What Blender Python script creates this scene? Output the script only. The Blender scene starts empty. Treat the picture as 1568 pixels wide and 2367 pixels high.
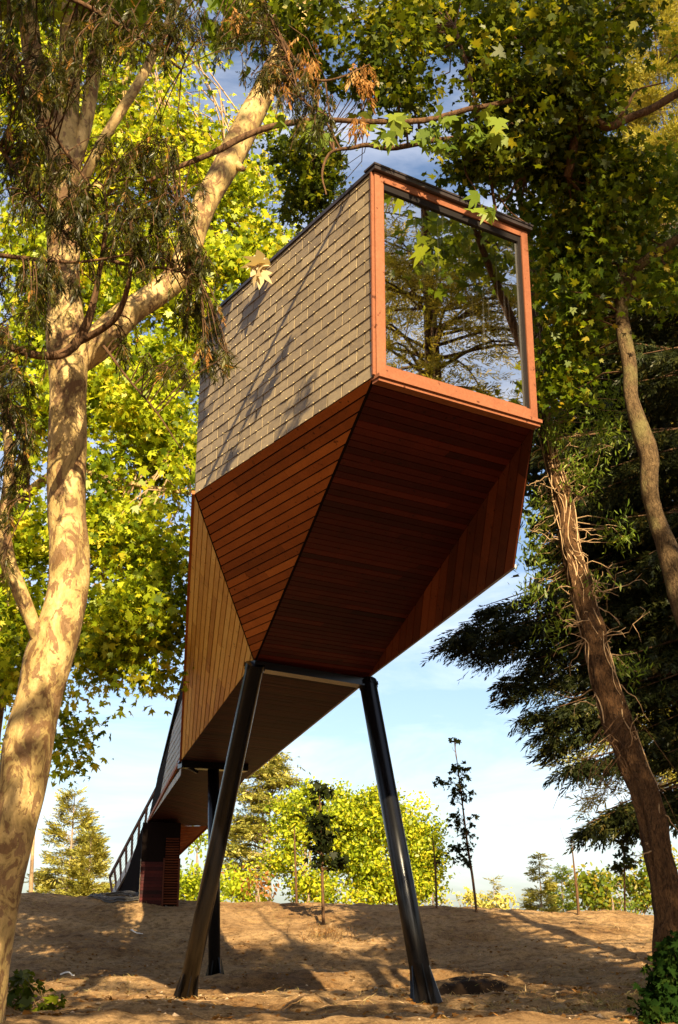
import bpy, math, random
import numpy as np

# ------------------------------------------------------------------ basics
SC = bpy.context.scene
COL = SC.collection
CAM_Z = 0.9
F = 2850.0
PITCH = math.radians(19.2)
CP, SP = math.cos(PITCH), math.sin(PITCH)
rng = np.random.default_rng(11)
Vv = lambda *a: np.array(a, float)


def ray(u, v):
    a = (u - 784.0) / F
    b = (1183.5 - v) / F
    return np.array([a, CP - b * SP, SP + b * CP])


def aty(u, v, y):                      # survey point at ground distance y
    r = ray(u, v)
    p = r * y / r[1]
    p[2] += CAM_Z
    return p


def atz(u, v, z):                      # survey point at world height z
    r = ray(u, v)
    p = r * (z - CAM_Z) / r[2]
    p[2] += CAM_Z
    return p


def px(w, p):                          # width in survey units -> metres at point p
    d = p[1] * CP + (p[2] - CAM_Z) * SP
    return w * d / F


def unit(v):
    v = np.asarray(v, float)
    return v / max(np.linalg.norm(v), 1e-9)


ORG = {}


def tag(o, label=None, cat=None, group=None, kind=None):
    if label: o['label'] = label
    if cat: o['category'] = cat
    if group: o['group'] = group
    if kind: o['kind'] = kind
    return o


def thing(name, loc, label, cat, group=None):
    o = bpy.data.objects.new(name, None)
    o.empty_display_size = 0.3
    o.location = [float(x) for x in loc]
    COL.objects.link(o)
    ORG[o.name] = np.array(loc, float)
    return tag(o, label, cat, group)


def link(name, me, parent=None):
    o = bpy.data.objects.new(name, me)
    COL.objects.link(o)
    if parent is not None:
        o.parent = parent
        ORG[o.name] = ORG[parent.name]
    else:
        ORG[o.name] = np.zeros(3)
    return o


def set_base(o):
    """move a single-mesh thing's origin to the middle of its foot"""
    me = o.data
    n = len(me.vertices)
    a = np.empty(n * 3, np.float32)
    me.vertices.foreach_get('co', a)
    a = a.reshape(-1, 3)
    b = Vv((a[:, 0].min() + a[:, 0].max()) / 2, (a[:, 1].min() + a[:, 1].max()) / 2, a[:, 2].min())
    me.vertices.foreach_set('co', (a - b.astype(np.float32)).ravel())
    me.update()
    o.location = b
    ORG[o.name] = b
    return o


class MB:
    """collects faces for ONE mesh object"""
    def __init__(s):
        s.v, s.f, s.m, s.t = [], [], [], []

    def face(s, pts, mat=0, tone=0.5):
        b = len(s.v)
        s.v.extend([tuple(map(float, p)) for p in pts])
        s.f.append(tuple(range(b, b + len(pts))))
        s.m.append(mat); s.t.append(tone)

    def grid(s, V, faces, mat=0, tone=0.5):
        b = len(s.v)
        s.v.extend([tuple(map(float, p)) for p in V])
        for f in faces:
            s.f.append(tuple(b + i for i in f)); s.m.append(mat); s.t.append(tone)

    def prism(s, poly, n, d0, d1, mat=0, tone=0.5, back=False):
        """polygon pushed along n from d0 to d1, sides closed"""
        n = np.asarray(n)
        a = [np.asarray(p) + n * d0 for p in poly]
        b = [np.asarray(p) + n * d1 for p in poly]
        k = len(poly)
        V = a + b
        fs = [tuple(k + i for i in range(k))]
        if back: fs.append(tuple(reversed(range(k))))
        for i in range(k):
            j = (i + 1) % k
            fs.append((i, j, k + j, k + i))
        s.grid(V, fs, mat, tone)

    def box(s, c, ax, ay, az, mat=0, tone=0.5):
        """box from its centre and three half-axis vectors"""
        c, ax, ay, az = map(np.asarray, (c, ax, ay, az))
        V = [c + i * ax + j * ay + k * az for k in (-1, 1) for j in (-1, 1) for i in (-1, 1)]
        s.grid(V, [(0, 2, 3, 1), (4, 5, 7, 6), (0, 1, 5, 4), (2, 6, 7, 3), (0, 4, 6, 2), (1, 3, 7, 5)], mat, tone)

    def bar(s, p0, p1, w, h, mat=0, tone=0.5, up=(0, 0, 1)):
        p0, p1 = np.asarray(p0, float), np.asarray(p1, float)
        d = unit(p1 - p0)
        sd = np.cross(d, up)
        if np.linalg.norm(sd) < 1e-4: sd = np.cross(d, (1, 0, 0))
        sd = unit(sd); u2 = np.cross(sd, d)
        s.box((p0 + p1) / 2, (p1 - p0) / 2, sd * w / 2, u2 * h / 2, mat, tone)

    def tube(s, pts, rad, seg=8, mat=0, tone=0.5, cap=True, rough=0.0, rnd=None):
        pts = np.asarray(pts, float)
        n = len(pts)
        rad = np.broadcast_to(np.asarray(rad, float), (n,))
        tg = np.gradient(pts, axis=0)
        tg /= np.maximum(np.linalg.norm(tg, axis=1, keepdims=True), 1e-9)
        ref = Vv(0.31, 0.95, 0.07) if abs(tg[:, 1]).mean() < 0.8 else Vv(0.95, 0.1, 0.3)
        n1 = np.cross(tg, ref); n1 /= np.maximum(np.linalg.norm(n1, axis=1, keepdims=True), 1e-9)
        n2 = np.cross(tg, n1)
        an = np.arange(seg) * 2 * np.pi / seg
        R = rad[:, None]
        if rough:
            g = rnd or rng
            R = R * (1 + rough * g.normal(size=(n, seg)))
        V = pts[:, None, :] + (np.cos(an)[None, :] * R)[..., None] * n1[:, None, :] + (np.sin(an)[None, :] * R)[..., None] * n2[:, None, :]
        V = V.reshape(-1, 3)
        fs = []
        for i in range(n - 1):
            for j in range(seg):
                k = (j + 1) % seg
                fs.append((i * seg + j, i * seg + k, (i + 1) * seg + k, (i + 1) * seg + j))
        if cap:
            fs.append(tuple(reversed(range(seg)))); fs.append(tuple((n - 1) * seg + j for j in range(seg)))
        s.grid(V, fs, mat, tone)

    def build(s, name, mats, parent=None, smooth=False):
        me = bpy.data.meshes.new(name)
        o = link(name, me, parent)
        off = ORG[o.name]
        V = np.array(s.v, float).reshape(-1, 3) - off
        me.from_pydata(V.tolist(), [], s.f)
        for m in (mats if isinstance(mats, (list, tuple)) else [mats]): me.materials.append(m)
        me.polygons.foreach_set('material_index', np.array(s.m, np.int32))
        at = me.attributes.new('tone', 'FLOAT', 'FACE')
        at.data.foreach_set('value', np.array(s.t, np.float32))
        if smooth:
            me.polygons.foreach_set('use_smooth', np.ones(len(s.f), bool))
        me.update()
        return o


def fast_mesh(name, V, k, mats, parent=None, tone=None, mi=None, smooth=False):
    """V: (N*k,3) with every k consecutive vertices forming one face"""
    N = len(V) // k
    me = bpy.data.meshes.new(name)
    o = link(name, me, parent)
    V = (V - ORG[o.name]).astype(np.float32)
    me.vertices.add(N * k); me.loops.add(N * k); me.polygons.add(N)
    me.vertices.foreach_set('co', V.ravel())
    me.loops.foreach_set('vertex_index', np.arange(N * k, dtype=np.int32))
    me.polygons.foreach_set('loop_start', (np.arange(N) * k).astype(np.int32))
    for m in (mats if isinstance(mats, (list, tuple)) else [mats]): me.materials.append(m)
    if mi is not None: me.polygons.foreach_set('material_index', mi.astype(np.int32))
    me.update(calc_edges=True)
    at = me.attributes.new('tone', 'FLOAT', 'FACE')
    at.data.foreach_set('value', (np.full(N, .5) if tone is None else tone).astype(np.float32))
    return o


def spline(P, n):
    """Catmull-Rom through control rows of any width"""
    P = np.asarray(P, float)
    if len(P) == 2:
        t = np.linspace(0, 1, n)[:, None]
        return P[0] * (1 - t) + P[1] * t
    Q = np.vstack([2 * P[0] - P[1], P, 2 * P[-1] - P[-2]])
    out = []
    T = np.linspace(0, len(P) - 1, n)
    for t in T:
        i = min(int(t), len(P) - 2); x = t - i
        a, b, c, d = Q[i:i + 4]
        out.append(0.5 * ((2 * b) + (c - a) * x + (2 * a - 5 * b + 4 * c - d) * x * x + (3 * b - a - 3 * c + d) * x ** 3))
    return np.array(out)


# ------------------------------------------------------------------ noise
_perm = rng.random((256, 256))


def vnoise(x, y):
    xi, yi = np.floor(x).astype(int), np.floor(y).astype(int)
    fx, fy = x - xi, y - yi
    fx = fx * fx * (3 - 2 * fx); fy = fy * fy * (3 - 2 * fy)
    g = lambda i, j: _perm[i % 256, j % 256]
    return (g(xi, yi) * (1 - fx) + g(xi + 1, yi) * fx) * (1 - fy) + (g(xi, yi + 1) * (1 - fx) + g(xi + 1, yi + 1) * fx) * fy - .5


def sstep(a, b, x):
    t = np.clip((x - a) / (b - a), 0, 1)
    return t * t * (3 - 2 * t)


def ground_h(x, y, fine=True):
    x = np.asarray(x, float); y = np.asarray(y, float)
    h = np.interp(y, [0, 12, 16, 20, 24, 28, 29.5], [.2, .19, .17, .06, .04, .06, .07])
    h = h + .16 * sstep(2, 9, x) * sstep(18, 25, y)
    ridge = np.interp(x, [-60, -10, -6.5, -2.4, 3.1, 7.2, 10, 60], [2.5, 2.36, 2.27, 2.04, 1.95, 1.79, 1.66, 1.2])
    t = sstep(28.5, 43, y)
    t = t * .65 + .35 * np.clip((y - 29) / 12.5, 0, 1)
    h = h * (1 - t) + ridge * t
    # old terrace edge that crosses the foot of the bank
    e = 25.5 + .35 * x * .3 + 1.2 * vnoise(x * .25 + 9, y * 0 + 3.3)
    h = h + .24 * (sstep(e - 2.2, e - .25, y) * (1 - sstep(e - .15, e + .35, y))) * (1.0 + 1.2 * vnoise(x * .5, y * .2 + 40))
    # low spoil heaps by the feet of the house
    h = h + .16 * np.exp(-((x + 2.1) ** 2 / 2.2 + (y - 14.3) ** 2 / 1.0)) * .5
    h = h + .12 * np.exp(-((x - .2) ** 2 / 1.6 + (y - 19.5) ** 2 / 1.2))
    # the dug pit beside the right foot
    h = h - .30 * np.exp(-(((x - 2.1) / .60) ** 4 + ((y - 20.4) / 1.0) ** 4)) + .22 * np.exp(-((x - 2.3) ** 2 / 1.2 + (y - 22.3) ** 2 / .5))
    h = h - 3.0 * sstep(46, 75, y) - 4.0 * sstep(75, 160, y)
    if fine:
        k = 1 - sstep(60, 90, y)
        h = h + k * (.18 * vnoise(x * .45, y * .45) + .13 * vnoise(x * 1.3 + 7, y * 1.3) + .085 * vnoise(x * 3.1, y * 3.1 + 5) + .05 * vnoise(x * 7, y * 7))
    return h


def gz(x, y):
    return float(ground_h(np.array([x]), np.array([y]))[0])


# ------------------------------------------------------------------ materials
def new_mat(name):
    m = bpy.data.materials.new(name); m.use_nodes = True
    nt = m.node_tree; nt.nodes.clear()
    out = nt.nodes.new('ShaderNodeOutputMaterial')
    return m, nt, out


def N(nt, t, **kw):
    n = nt.nodes.new(t)
    for k, v in kw.items():
        if k.startswith('_'): n.inputs[k[1:].replace('_', ' ')].default_value = v
        else: setattr(n, k, v)
    return n


def ramp(nt, stops):
    r = nt.nodes.new('ShaderNodeValToRGB')
    e = r.color_ramp.elements
    while len(e) < len(stops): e.new(.5)
    for i, (p, c) in enumerate(stops):
        e[i].position = p; e[i].color = (*c, 1) if len(c) == 3 else c
    return r


def noise(nt, scale, detail=4, rough=.55, coord=None, dist=0.0):
    n = nt.nodes.new('ShaderNodeTexNoise')
    n.inputs['Scale'].default_value = scale; n.inputs['Detail'].default_value = detail
    n.inputs['Roughness'].default_value = rough; n.inputs['Distortion'].default_value = dist
    if coord is not None: nt.links.new(coord, n.inputs['Vector'])
    return n


def mapped(nt, scale=(1, 1, 1), rot=(0, 0, 0)):
    tc = nt.nodes.new('ShaderNodeTexCoord'); mp = nt.nodes.new('ShaderNodeMapping')
    mp.inputs['Scale'].default_value = scale; mp.inputs['Rotation'].default_value = rot
    nt.links.new(tc.outputs['Object'], mp.inputs['Vector'])
    return mp.outputs['Vector']


def principled(nt, out, rough=.6, metal=0, spec=.5):
    p = nt.nodes.new('ShaderNodeBsdfPrincipled')
    p.inputs['Roughness'].default_value = rough; p.inputs['Metallic'].default_value = metal
    p.inputs['Specular IOR Level'].default_value = spec
    nt.links.new(p.outputs[0], out.inputs['Surface'])
    return p


def bump(nt, p, h, strength=.4, dist=.02):
    b = nt.nodes.new('ShaderNodeBump')
    b.inputs['Strength'].default_value = strength; b.inputs['Distance'].default_value = dist
    nt.links.new(h, b.inputs['Height']); nt.links.new(b.outputs[0], p.inputs['Normal'])


def mixc(nt, f, a, b, mode='MIX'):
    m = nt.nodes.new('ShaderNodeMix'); m.data_type = 'RGBA'; m.blend_type = mode
    for s, v in ((0, f), (6, a), (7, b)):
        if hasattr(v, 'links'): nt.links.new(v, m.inputs[s])
        else: m.inputs[s].default_value = v if s == 0 or len(v) == 4 else (*v, 1)
    return m.outputs[2]


def tone_node(nt):
    a = nt.nodes.new('ShaderNodeAttribute'); a.attribute_name = 'tone'
    return a.outputs['Fac']


def mat_plain(name, col, rough=.6, metal=0, spec=.5, var=.25, scale=6, bmp=0.0):
    m, nt, out = new_mat(name)
    p = principled(nt, out, rough, metal, spec)
    c = mapped(nt)
    n = noise(nt, scale, 5, .6, c)
    lo = tuple(x * (1 - var) for x in col); hi = tuple(min(1, x * (1 + var)) for x in col)
    r = ramp(nt, [(.3, lo), (.7, hi)])
    nt.links.new(n.outputs['Fac'], r.inputs[0]); nt.links.new(r.outputs[0], p.inputs['Base Color'])
    if bmp: bump(nt, p, n.outputs['Fac'], bmp)
    return m


def mat_wood(name, dark, mid, light, rough=.5, grain=(1, 1, 1)):
    m, nt, out = new_mat(name)
    p = principled(nt, out, rough + .12, 0, .16)
    t = tone_node(nt)
    c = mapped(nt)
    n1 = noise(nt, 3.2, 6, .65, c, .6)
    n2 = noise(nt, 38, 3, .6, c)
    n3 = noise(nt, 13, 2, .5, c, .2)
    a = nt.nodes.new('ShaderNodeMath'); a.operation = 'MULTIPLY_ADD'
    nt.links.new(t, a.inputs[0]); a.inputs[1].default_value = .62
    b = nt.nodes.new('ShaderNodeMath'); b.operation = 'MULTIPLY'
    nt.links.new(n1.outputs['Fac'], b.inputs[0]); b.inputs[1].default_value = .42
    nt.links.new(b.outputs[0], a.inputs[2])
    r = ramp(nt, [(.15, dark), (.5, mid), (.85, light)])
    nt.links.new(a.outputs[0], r.inputs[0])
    r2 = ramp(nt, [(.35, (.84, .84, .84)), (.62, (1, 1, 1))])
    nt.links.new(n2.outputs['Fac'], r2.inputs[0])
    col = mixc(nt, 1.0, r.outputs[0], r2.outputs[0], 'MULTIPLY')
    kr = ramp(nt, [(.27, (.35, .3, .28)), (.335, (1, 1, 1))]); nt.links.new(n3.outputs['Fac'], kr.inputs[0])   # knots and water marks
    col = mixc(nt, 1.0, col, kr.outputs[0], 'MULTIPLY')
    nt.links.new(col, p.inputs['Base Color'])
    bump(nt, p, n2.outputs['Fac'], .25, .006)
    return m


def mat_leaf(name, stops, trans_gain=1.0, trans=.45, gloss=.06, dead=None):
    """thin leaf: reflects, lets light through, a little sheen; per-leaf hue from 'tone'"""
    m, nt, out = new_mat(name)
    t = tone_node(nt)
    r = ramp(nt, stops)
    nt.links.new(t, r.inputs[0])
    d = nt.nodes.new('ShaderNodeBsdfDiffuse'); nt.links.new(r.outputs[0], d.inputs[0])
    tr = nt.nodes.new('ShaderNodeBsdfTranslucent')
    tc = mixc(nt, 1.0, r.outputs[0], (trans_gain * 1.25, trans_gain * 1.1, trans_gain * .55), 'MULTIPLY')
    nt.links.new(tc, tr.inputs[0])
    mx = nt.nodes.new('ShaderNodeMixShader'); mx.inputs[0].default_value = trans
    nt.links.new(d.outputs[0], mx.inputs[1]); nt.links.new(tr.outputs[0], mx.inputs[2])
    g = nt.nodes.new('ShaderNodeBsdfGlossy'); g.inputs['Roughness'].default_value = .38
    g.inputs['Color'].default_value = (1, .97, .85, 1)
    m2 = nt.nodes.new('ShaderNodeMixShader'); m2.inputs[0].default_value = gloss
    nt.links.new(mx.outputs[0], m2.inputs[1]); nt.links.new(g.outputs[0], m2.inputs[2])
    nt.links.new(m2.outputs[0], out.inputs['Surface'])
    return m


def mat_bark_plane(name):
    m, nt, out = new_mat(name)
    p = principled(nt, out, .75, 0, .25)
    c = mapped(nt, (1, 1, .55))
    n1 = noise(nt, 4.6, 6, .66, c, .9)
    n2 = noise(nt, 10.5, 6, .64, c, .6)
    n3 = noise(nt, 40, 4, .7, c)
    r1 = ramp(nt, [(.40, (.50, .345, .14)), (.46, (.38, .255, .095)), (.53, (.31, .215, .075)), (.57, (.15, .08, .03))])
    r1.color_ramp.interpolation = 'LINEAR'
    nt.links.new(n1.outputs['Fac'], r1.inputs[0])
    r2 = ramp(nt, [(.55, (0, 0, 0)), (.575, (1, 1, 1))])
    nt.links.new(n2.outputs['Fac'], r2.inputs[0])
    col = mixc(nt, r2.outputs[0], r1.outputs[0], (.20, .115, .05))
    r3 = ramp(nt, [(.3, (.75, .75, .75)), (.65, (1.05, 1.05, 1.05))])
    nt.links.new(n3.outputs['Fac'], r3.inputs[0])
    col = mixc(nt, 1.0, col, r3.outputs[0], 'MULTIPLY')
    nt.links.new(col, p.inputs['Base Color'])
    ad = nt.nodes.new('ShaderNodeMath'); ad.operation = 'SUBTRACT'
    nt.links.new(n3.outputs['Fac'], ad.inputs[0]); nt.links.new(r2.outputs[0], ad.inputs[1])
    bump(nt, p, ad.outputs[0], .5, .015)
    return m


def mat_bark_rough(name, dark, light, stretch=(9, 9, 1.4), strength=1.0, moss=None):
    m, nt, out = new_mat(name)
    p = principled(nt, out, .9, 0, .15)
    c = mapped(nt, stretch)
    n1 = noise(nt, 2.2, 7, .7, c, .8)
    r1 = ramp(nt, [(.33, dark), (.5, tuple((a + b) / 2 for a, b in zip(dark, light))), (.68, light)])
    nt.links.new(n1.outputs['Fac'], r1.inputs[0])
    col = r1.outputs[0]
    if moss:
        n2 = noise(nt, 2.5, 4, .6, mapped(nt))
        r2 = ramp(nt, [(.5, (0, 0, 0)), (.66, (1, 1, 1))]); nt.links.new(n2.outputs['Fac'], r2.inputs[0])
        col = mixc(nt, r2.outputs[0], col, moss)
    nt.links.new(col, p.inputs['Base Color'])
    bump(nt, p, n1.outputs['Fac'], strength, .05)
    return m

# ------------------------------------------------------------------ material set
M = {}
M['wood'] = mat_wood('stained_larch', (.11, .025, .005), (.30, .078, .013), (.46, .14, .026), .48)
M['honey'] = mat_wood('pale_larch_bounce_lit', (.40, .17, .034), (.66, .35, .075), (.80, .50, .13), .48)  # lighter boards, with ground bounce light put into the colour as well
M['wood_shaded'] = mat_wood('shaded_larch', (.012, .002, .002), (.046, .006, .0055), (.10, .015, .009), .42)  # same larch with the shade of front soffit and door in its colour
M['wood_half_shaded'] = mat_wood('half_shaded_larch', (.03, .006, .003), (.105, .024, .009), (.20, .05, .016), .45)  # larch between the two, shade of the right facet put into the colour
M['wood_deep_shaded'] = mat_wood('deep_shaded_larch', (.008, .0015, .0015), (.030, .005, .004), (.065, .012, .007), .5)  # darkest larch copy: shade under the rear soffit put into the colour
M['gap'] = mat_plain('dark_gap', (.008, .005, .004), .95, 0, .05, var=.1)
M['frame'] = mat_wood('red_cedar_frame', (.145, .047, .021), (.215, .076, .035), (.29, .118, .058), .45)
M['steel'] = mat_plain('black_painted_steel', (.004, .004, .005), .24, 0.0, .35, .2, 9)
M['flash'] = mat_plain('dark_zinc', (.035, .025, .024), .45, .3, .5, .2, 5)
M['seal'] = mat_plain('black_seal', (.010, .007, .006), .7, 0, .15, .1)
M['hook'] = mat_plain('copper_hook', (.66, .52, .28), .4, 1.0, .5, .1, 5)
M['trim'] = mat_plain('pale_trim', (.42, .40, .38), .5, .2, .5, .15, 6)
M['louvre'] = mat_wood('louvre_wood', (.04, .010, .004), (.10, .025, .009), (.15, .042, .014), .5)
M['rail'] = mat_plain('rust_brown_rail', (.10, .045, .025), .55, .1, .4, .2, 8)
M['wire'] = mat_plain('steel_wire', (.45, .45, .45), .35, 1.0, .5, .1, 8)
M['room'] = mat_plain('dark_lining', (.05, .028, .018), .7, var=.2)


def mat_slate():
    m, nt, out = new_mat('grey_brown_slate')
    p = principled(nt, out, .5, 0, .45)
    t = tone_node(nt)
    c = mapped(nt, (1, 1, 2.2))
    n1 = noise(nt, 7, 6, .65, c, .4)
    n2 = noise(nt, 45, 4, .6, c)
    a = nt.nodes.new('ShaderNodeMath'); a.operation = 'MULTIPLY_ADD'
    nt.links.new(t, a.inputs[0]); a.inputs[1].default_value = .55
    b = nt.nodes.new('ShaderNodeMath'); b.operation = 'MULTIPLY'; b.inputs[1].default_value = .5
    nt.links.new(n1.outputs['Fac'], b.inputs[0]); nt.links.new(b.outputs[0], a.inputs[2])
    r = ramp(nt, [(.15, (.11, .078, .042)), (.5, (.225, .165, .09)), (.9, (.37, .28, .155))])
    nt.links.new(a.outputs[0], r.inputs[0]); nt.links.new(r.outputs[0], p.inputs['Base Color'])
    bump(nt, p, n2.outputs['Fac'], .35, .006)
    return m


def mat_glass():
    m, nt, out = new_mat('window_glass')
    g = nt.nodes.new('ShaderNodeBsdfGlossy'); g.inputs['Roughness'].default_value = .012
    g.inputs['Color'].default_value = (1, .97, .93, 1)
    t = nt.nodes.new('ShaderNodeBsdfTransparent'); t.inputs[0].default_value = (.62, .60, .56, 1)
    # dust and dried rain runs scatter a little light
    d = nt.nodes.new('ShaderNodeBsdfDiffuse'); d.inputs[0].default_value = (.55, .52, .46, 1)
    c = mapped(nt, (26, 26, .7))
    n = noise(nt, 1.0, 4, .6, c)
    n2 = noise(nt, 1.6, 3, .5, mapped(nt))
    r = ramp(nt, [(.56, (.0, .0, .0)), (.8, (.08, .08, .08))])
    nt.links.new(n.outputs['Fac'], r.inputs[0])
    r2 = ramp(nt, [(.42, (.1, .1, .1)), (.65, (1, 1, 1))]); nt.links.new(n2.outputs['Fac'], r2.inputs[0])
    f = mixc(nt, 1.0, r.outputs[0], r2.outputs[0], 'MULTIPLY')
    mx = nt.nodes.new('ShaderNodeMixShader'); mx.inputs[0].default_value = .78
    nt.links.new(t.outputs[0], mx.inputs[1]); nt.links.new(g.outputs[0], mx.inputs[2])
    m2 = nt.nodes.new('ShaderNodeMixShader')
    nt.links.new(f, m2.inputs[0]); nt.links.new(mx.outputs[0], m2.inputs[1]); nt.links.new(d.outputs[0], m2.inputs[2])
    nt.links.new(m2.outputs[0], out.inputs['Surface'])
    return m


M['slate'] = mat_slate()
M['glass'] = mat_glass()

# ------------------------------------------------------------------ tree house geometry
ZF, ZR, ZT = 6.55, 4.90, 9.05          # window foot, low soffit, roof
UP = Vv(0, 0, 1)
BL = atz(866, 868, ZF); BR = atz(1238, 976, ZF); LB = atz(453, 1140, ZF)
Lp = atz(590, 1526, ZR); K = atz(421, 1756, ZR); Q = aty(1190, 1310, 14.6)
_n = np.cross(BR - BL, Lp - BL); _r = ray(848, 1568)
Rp = _r * (((BL - Vv(0, 0, CAM_Z)) @ _n) / (_r @ _n)) + Vv(0, 0, CAM_Z)
KR = atz(566, 1799, ZR)
TL, TR, LT = BL + UP * (ZT - ZF), BR + UP * (ZT - ZF), LB + UP * (ZT - ZF)
wd = unit(BR - BL); nw = unit(Vv(wd[1], -wd[0], 0))            # window plane
ld = unit(LB - BL); nl = unit(Vv(-ld[1], ld[0], 0))            # left wall plane
if nl @ Vv(-1, -.5, 0) < 0: nl = -nl
Mp = aty(344, 1900, 41.0); MR = aty(484, 1909, 42.2)


def clip_half(poly, f, keep):
    out = []
    for i in range(len(poly)):
        a, b = poly[i], poly[(i + 1) % len(poly)]
        fa, fb = f(a) * keep, f(b) * keep
        if fa >= 0: out.append(a)
        if (fa >= 0) != (fb >= 0):
            t = fa / (fa - fb)
            out.append(a + (b - a) * t)
    return out


def planks(name, poly, direc, pitch, gap, thick, parent, nh, mat='wood', rnd=None, butt=3.1):
    """boards laid along direc over a flat polygon, real gaps between them"""
    g = rnd or np.random.default_rng(len(name) + int(abs(poly[0][0] * 100)))
    poly = [np.asarray(p, float) for p in poly]
    n = unit(np.cross(poly[1] - poly[0], poly[2] - poly[0]))
    if n @ np.asarray(nh) < 0: n = -n
    u = unit(np.asarray(direc) - n * (np.asarray(direc) @ n)); w = np.cross(n, u)
    o = poly[0]
    vs = [(p - o) @ w for p in poly]
    b = MB()
    b.face([p + n * .001 for p in poly], 1, .5)
    i0, i1 = math.floor(min(vs) / pitch), math.ceil(max(vs) / pitch)
    for i in range(i0, i1):
        lo, hi = i * pitch + gap / 2, (i + 1) * pitch - gap / 2
        s = clip_half(poly, lambda p: (p - o) @ w - lo, 1)
        if len(s) < 3: continue
        s = clip_half(s, lambda p: (p - o) @ w - hi, -1)
        if len(s) < 3: continue
        us = [(p - o) @ u for p in s]
        cuts = [min(us) - 1]
        c = min(us) + g.uniform(.5, butt)
        while c < max(us) - .3:
            cuts.append(c); c += butt * g.uniform(.8, 1.2)
        cuts.append(max(us) + 1)
        base = g.normal(.5, .12)
        for c0, c1 in zip(cuts[:-1], cuts[1:]):
            q = clip_half(s, lambda p: (p - o) @ u - (c0 + .0015), 1)
            if len(q) < 3: continue
            q = clip_half(q, lambda p: (p - o) @ u - (c1 - .0015), -1)
            if len(q) < 3: continue
            b.prism(q, n, .002, thick + g.uniform(-.0015, .0015), 0, float(np.clip(base + g.normal(0, .19), 0, 1)))
    return b.build(name, [M[mat], M['gap']], parent)


def slates(name, poly, o, s_ax, n, pitch, width, parent, hooks=True, seed=3):
    """hung slates in broken bond on a vertical polygon; s_ax runs along the rows"""
    g = np.random.default_rng(seed)
    to2 = lambda p: Vv((p - o) @ s_ax, p[2] - o[2])
    P2 = [to2(np.asarray(p)) for p in poly]
    smax, smin = max(p[0] for p in P2), min(p[0] for p in P2)
    zmax, zmin = max(p[1] for p in P2), min(p[1] for p in P2)
    area = sum(P2[i][0] * P2[(i + 1) % len(P2)][1] - P2[(i + 1) % len(P2)][0] * P2[i][1] for i in range(len(P2)))
    if area < 0: P2 = P2[::-1]
    b = MB()
    b.face([o + s_ax * p[0] + UP * p[1] for p in P2], 1, .3)

    def clip_to(poly2):
        q = poly2
        for i in range(len(P2)):
            a, c = P2[i], P2[(i + 1) % len(P2)]
            e = c - a; nn = Vv(-e[1], e[0])
            q = clip_half(q, lambda p: (p - a) @ nn, 1)
            if len(q) < 3: return None
        return q
    rows = int((zmax - zmin) / pitch) + 2
    for r in range(rows):
        z0 = zmin + r * pitch
        off = (r % 2) * width / 2 + g.normal(0, .006)
        k0 = int(smin / width) - 2
        for k in range(k0, int(smax / width) + 2):
            s0 = k * width + off + .0075 + g.normal(0, .002); s1 = (k + 1) * width + off - .0075 + g.normal(0, .002)
            zz = z0 + g.normal(0, .0014); tilt = g.normal(0, .0016)
            if r == 0: zz = z0 - .012
            q = clip_to([Vv(s0, zz + tilt), Vv(s1, zz - tilt), Vv(s1, z0 + pitch + .012), Vv(s0, z0 + pitch + .012)]) if r else \
                [Vv(max(s0, smin), zz + tilt), Vv(min(s1, smax), zz - tilt), Vv(min(s1, smax), z0 + pitch + .012), Vv(max(s0, smin), z0 + pitch + .012)]
            if q is None or (r == 0 and (s1 <= smin or s0 >= smax)): continue
            lift = g.normal(.016, .0018); sk = g.normal(0, .002)
            out = [];  inn = []
            for p in q:
                h = (p[1] - zz) / (pitch + .012)
                d = lift * (1 - h) + .006 * h + sk * (p[0] - s0 - width / 2) / width
                base = o + s_ax * p[0] + UP * p[1]
                out.append(base + n * d); inn.append(base + n * max(.001, d - .0085))
            m = len(q)
            t = float(np.clip(g.normal(.5, .17), 0, 1))
            b.grid(inn + out, [tuple(m + i for i in range(m))] + [(i, (i + 1) % m, m + (i + 1) % m, m + i) for i in range(m)], 0, t)
            if hooks:
                hc = Vv((s0 + s1) / 2, zz + .006)
                if smin + .03 < hc[0] < smax - .03 and (r == 0 or clip_to([hc + Vv(-.004, 0), hc + Vv(.004, 0), hc + Vv(0, .01)])):
                    c = o + s_ax * hc[0] + UP * hc[1] + n * (lift + .005)
                    b.box(c, s_ax * .0042, UP * .0075, n * .003, 2, .5)
    return b.build(name, [M['slate'], M['gap'], M['hook']], parent)


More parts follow.
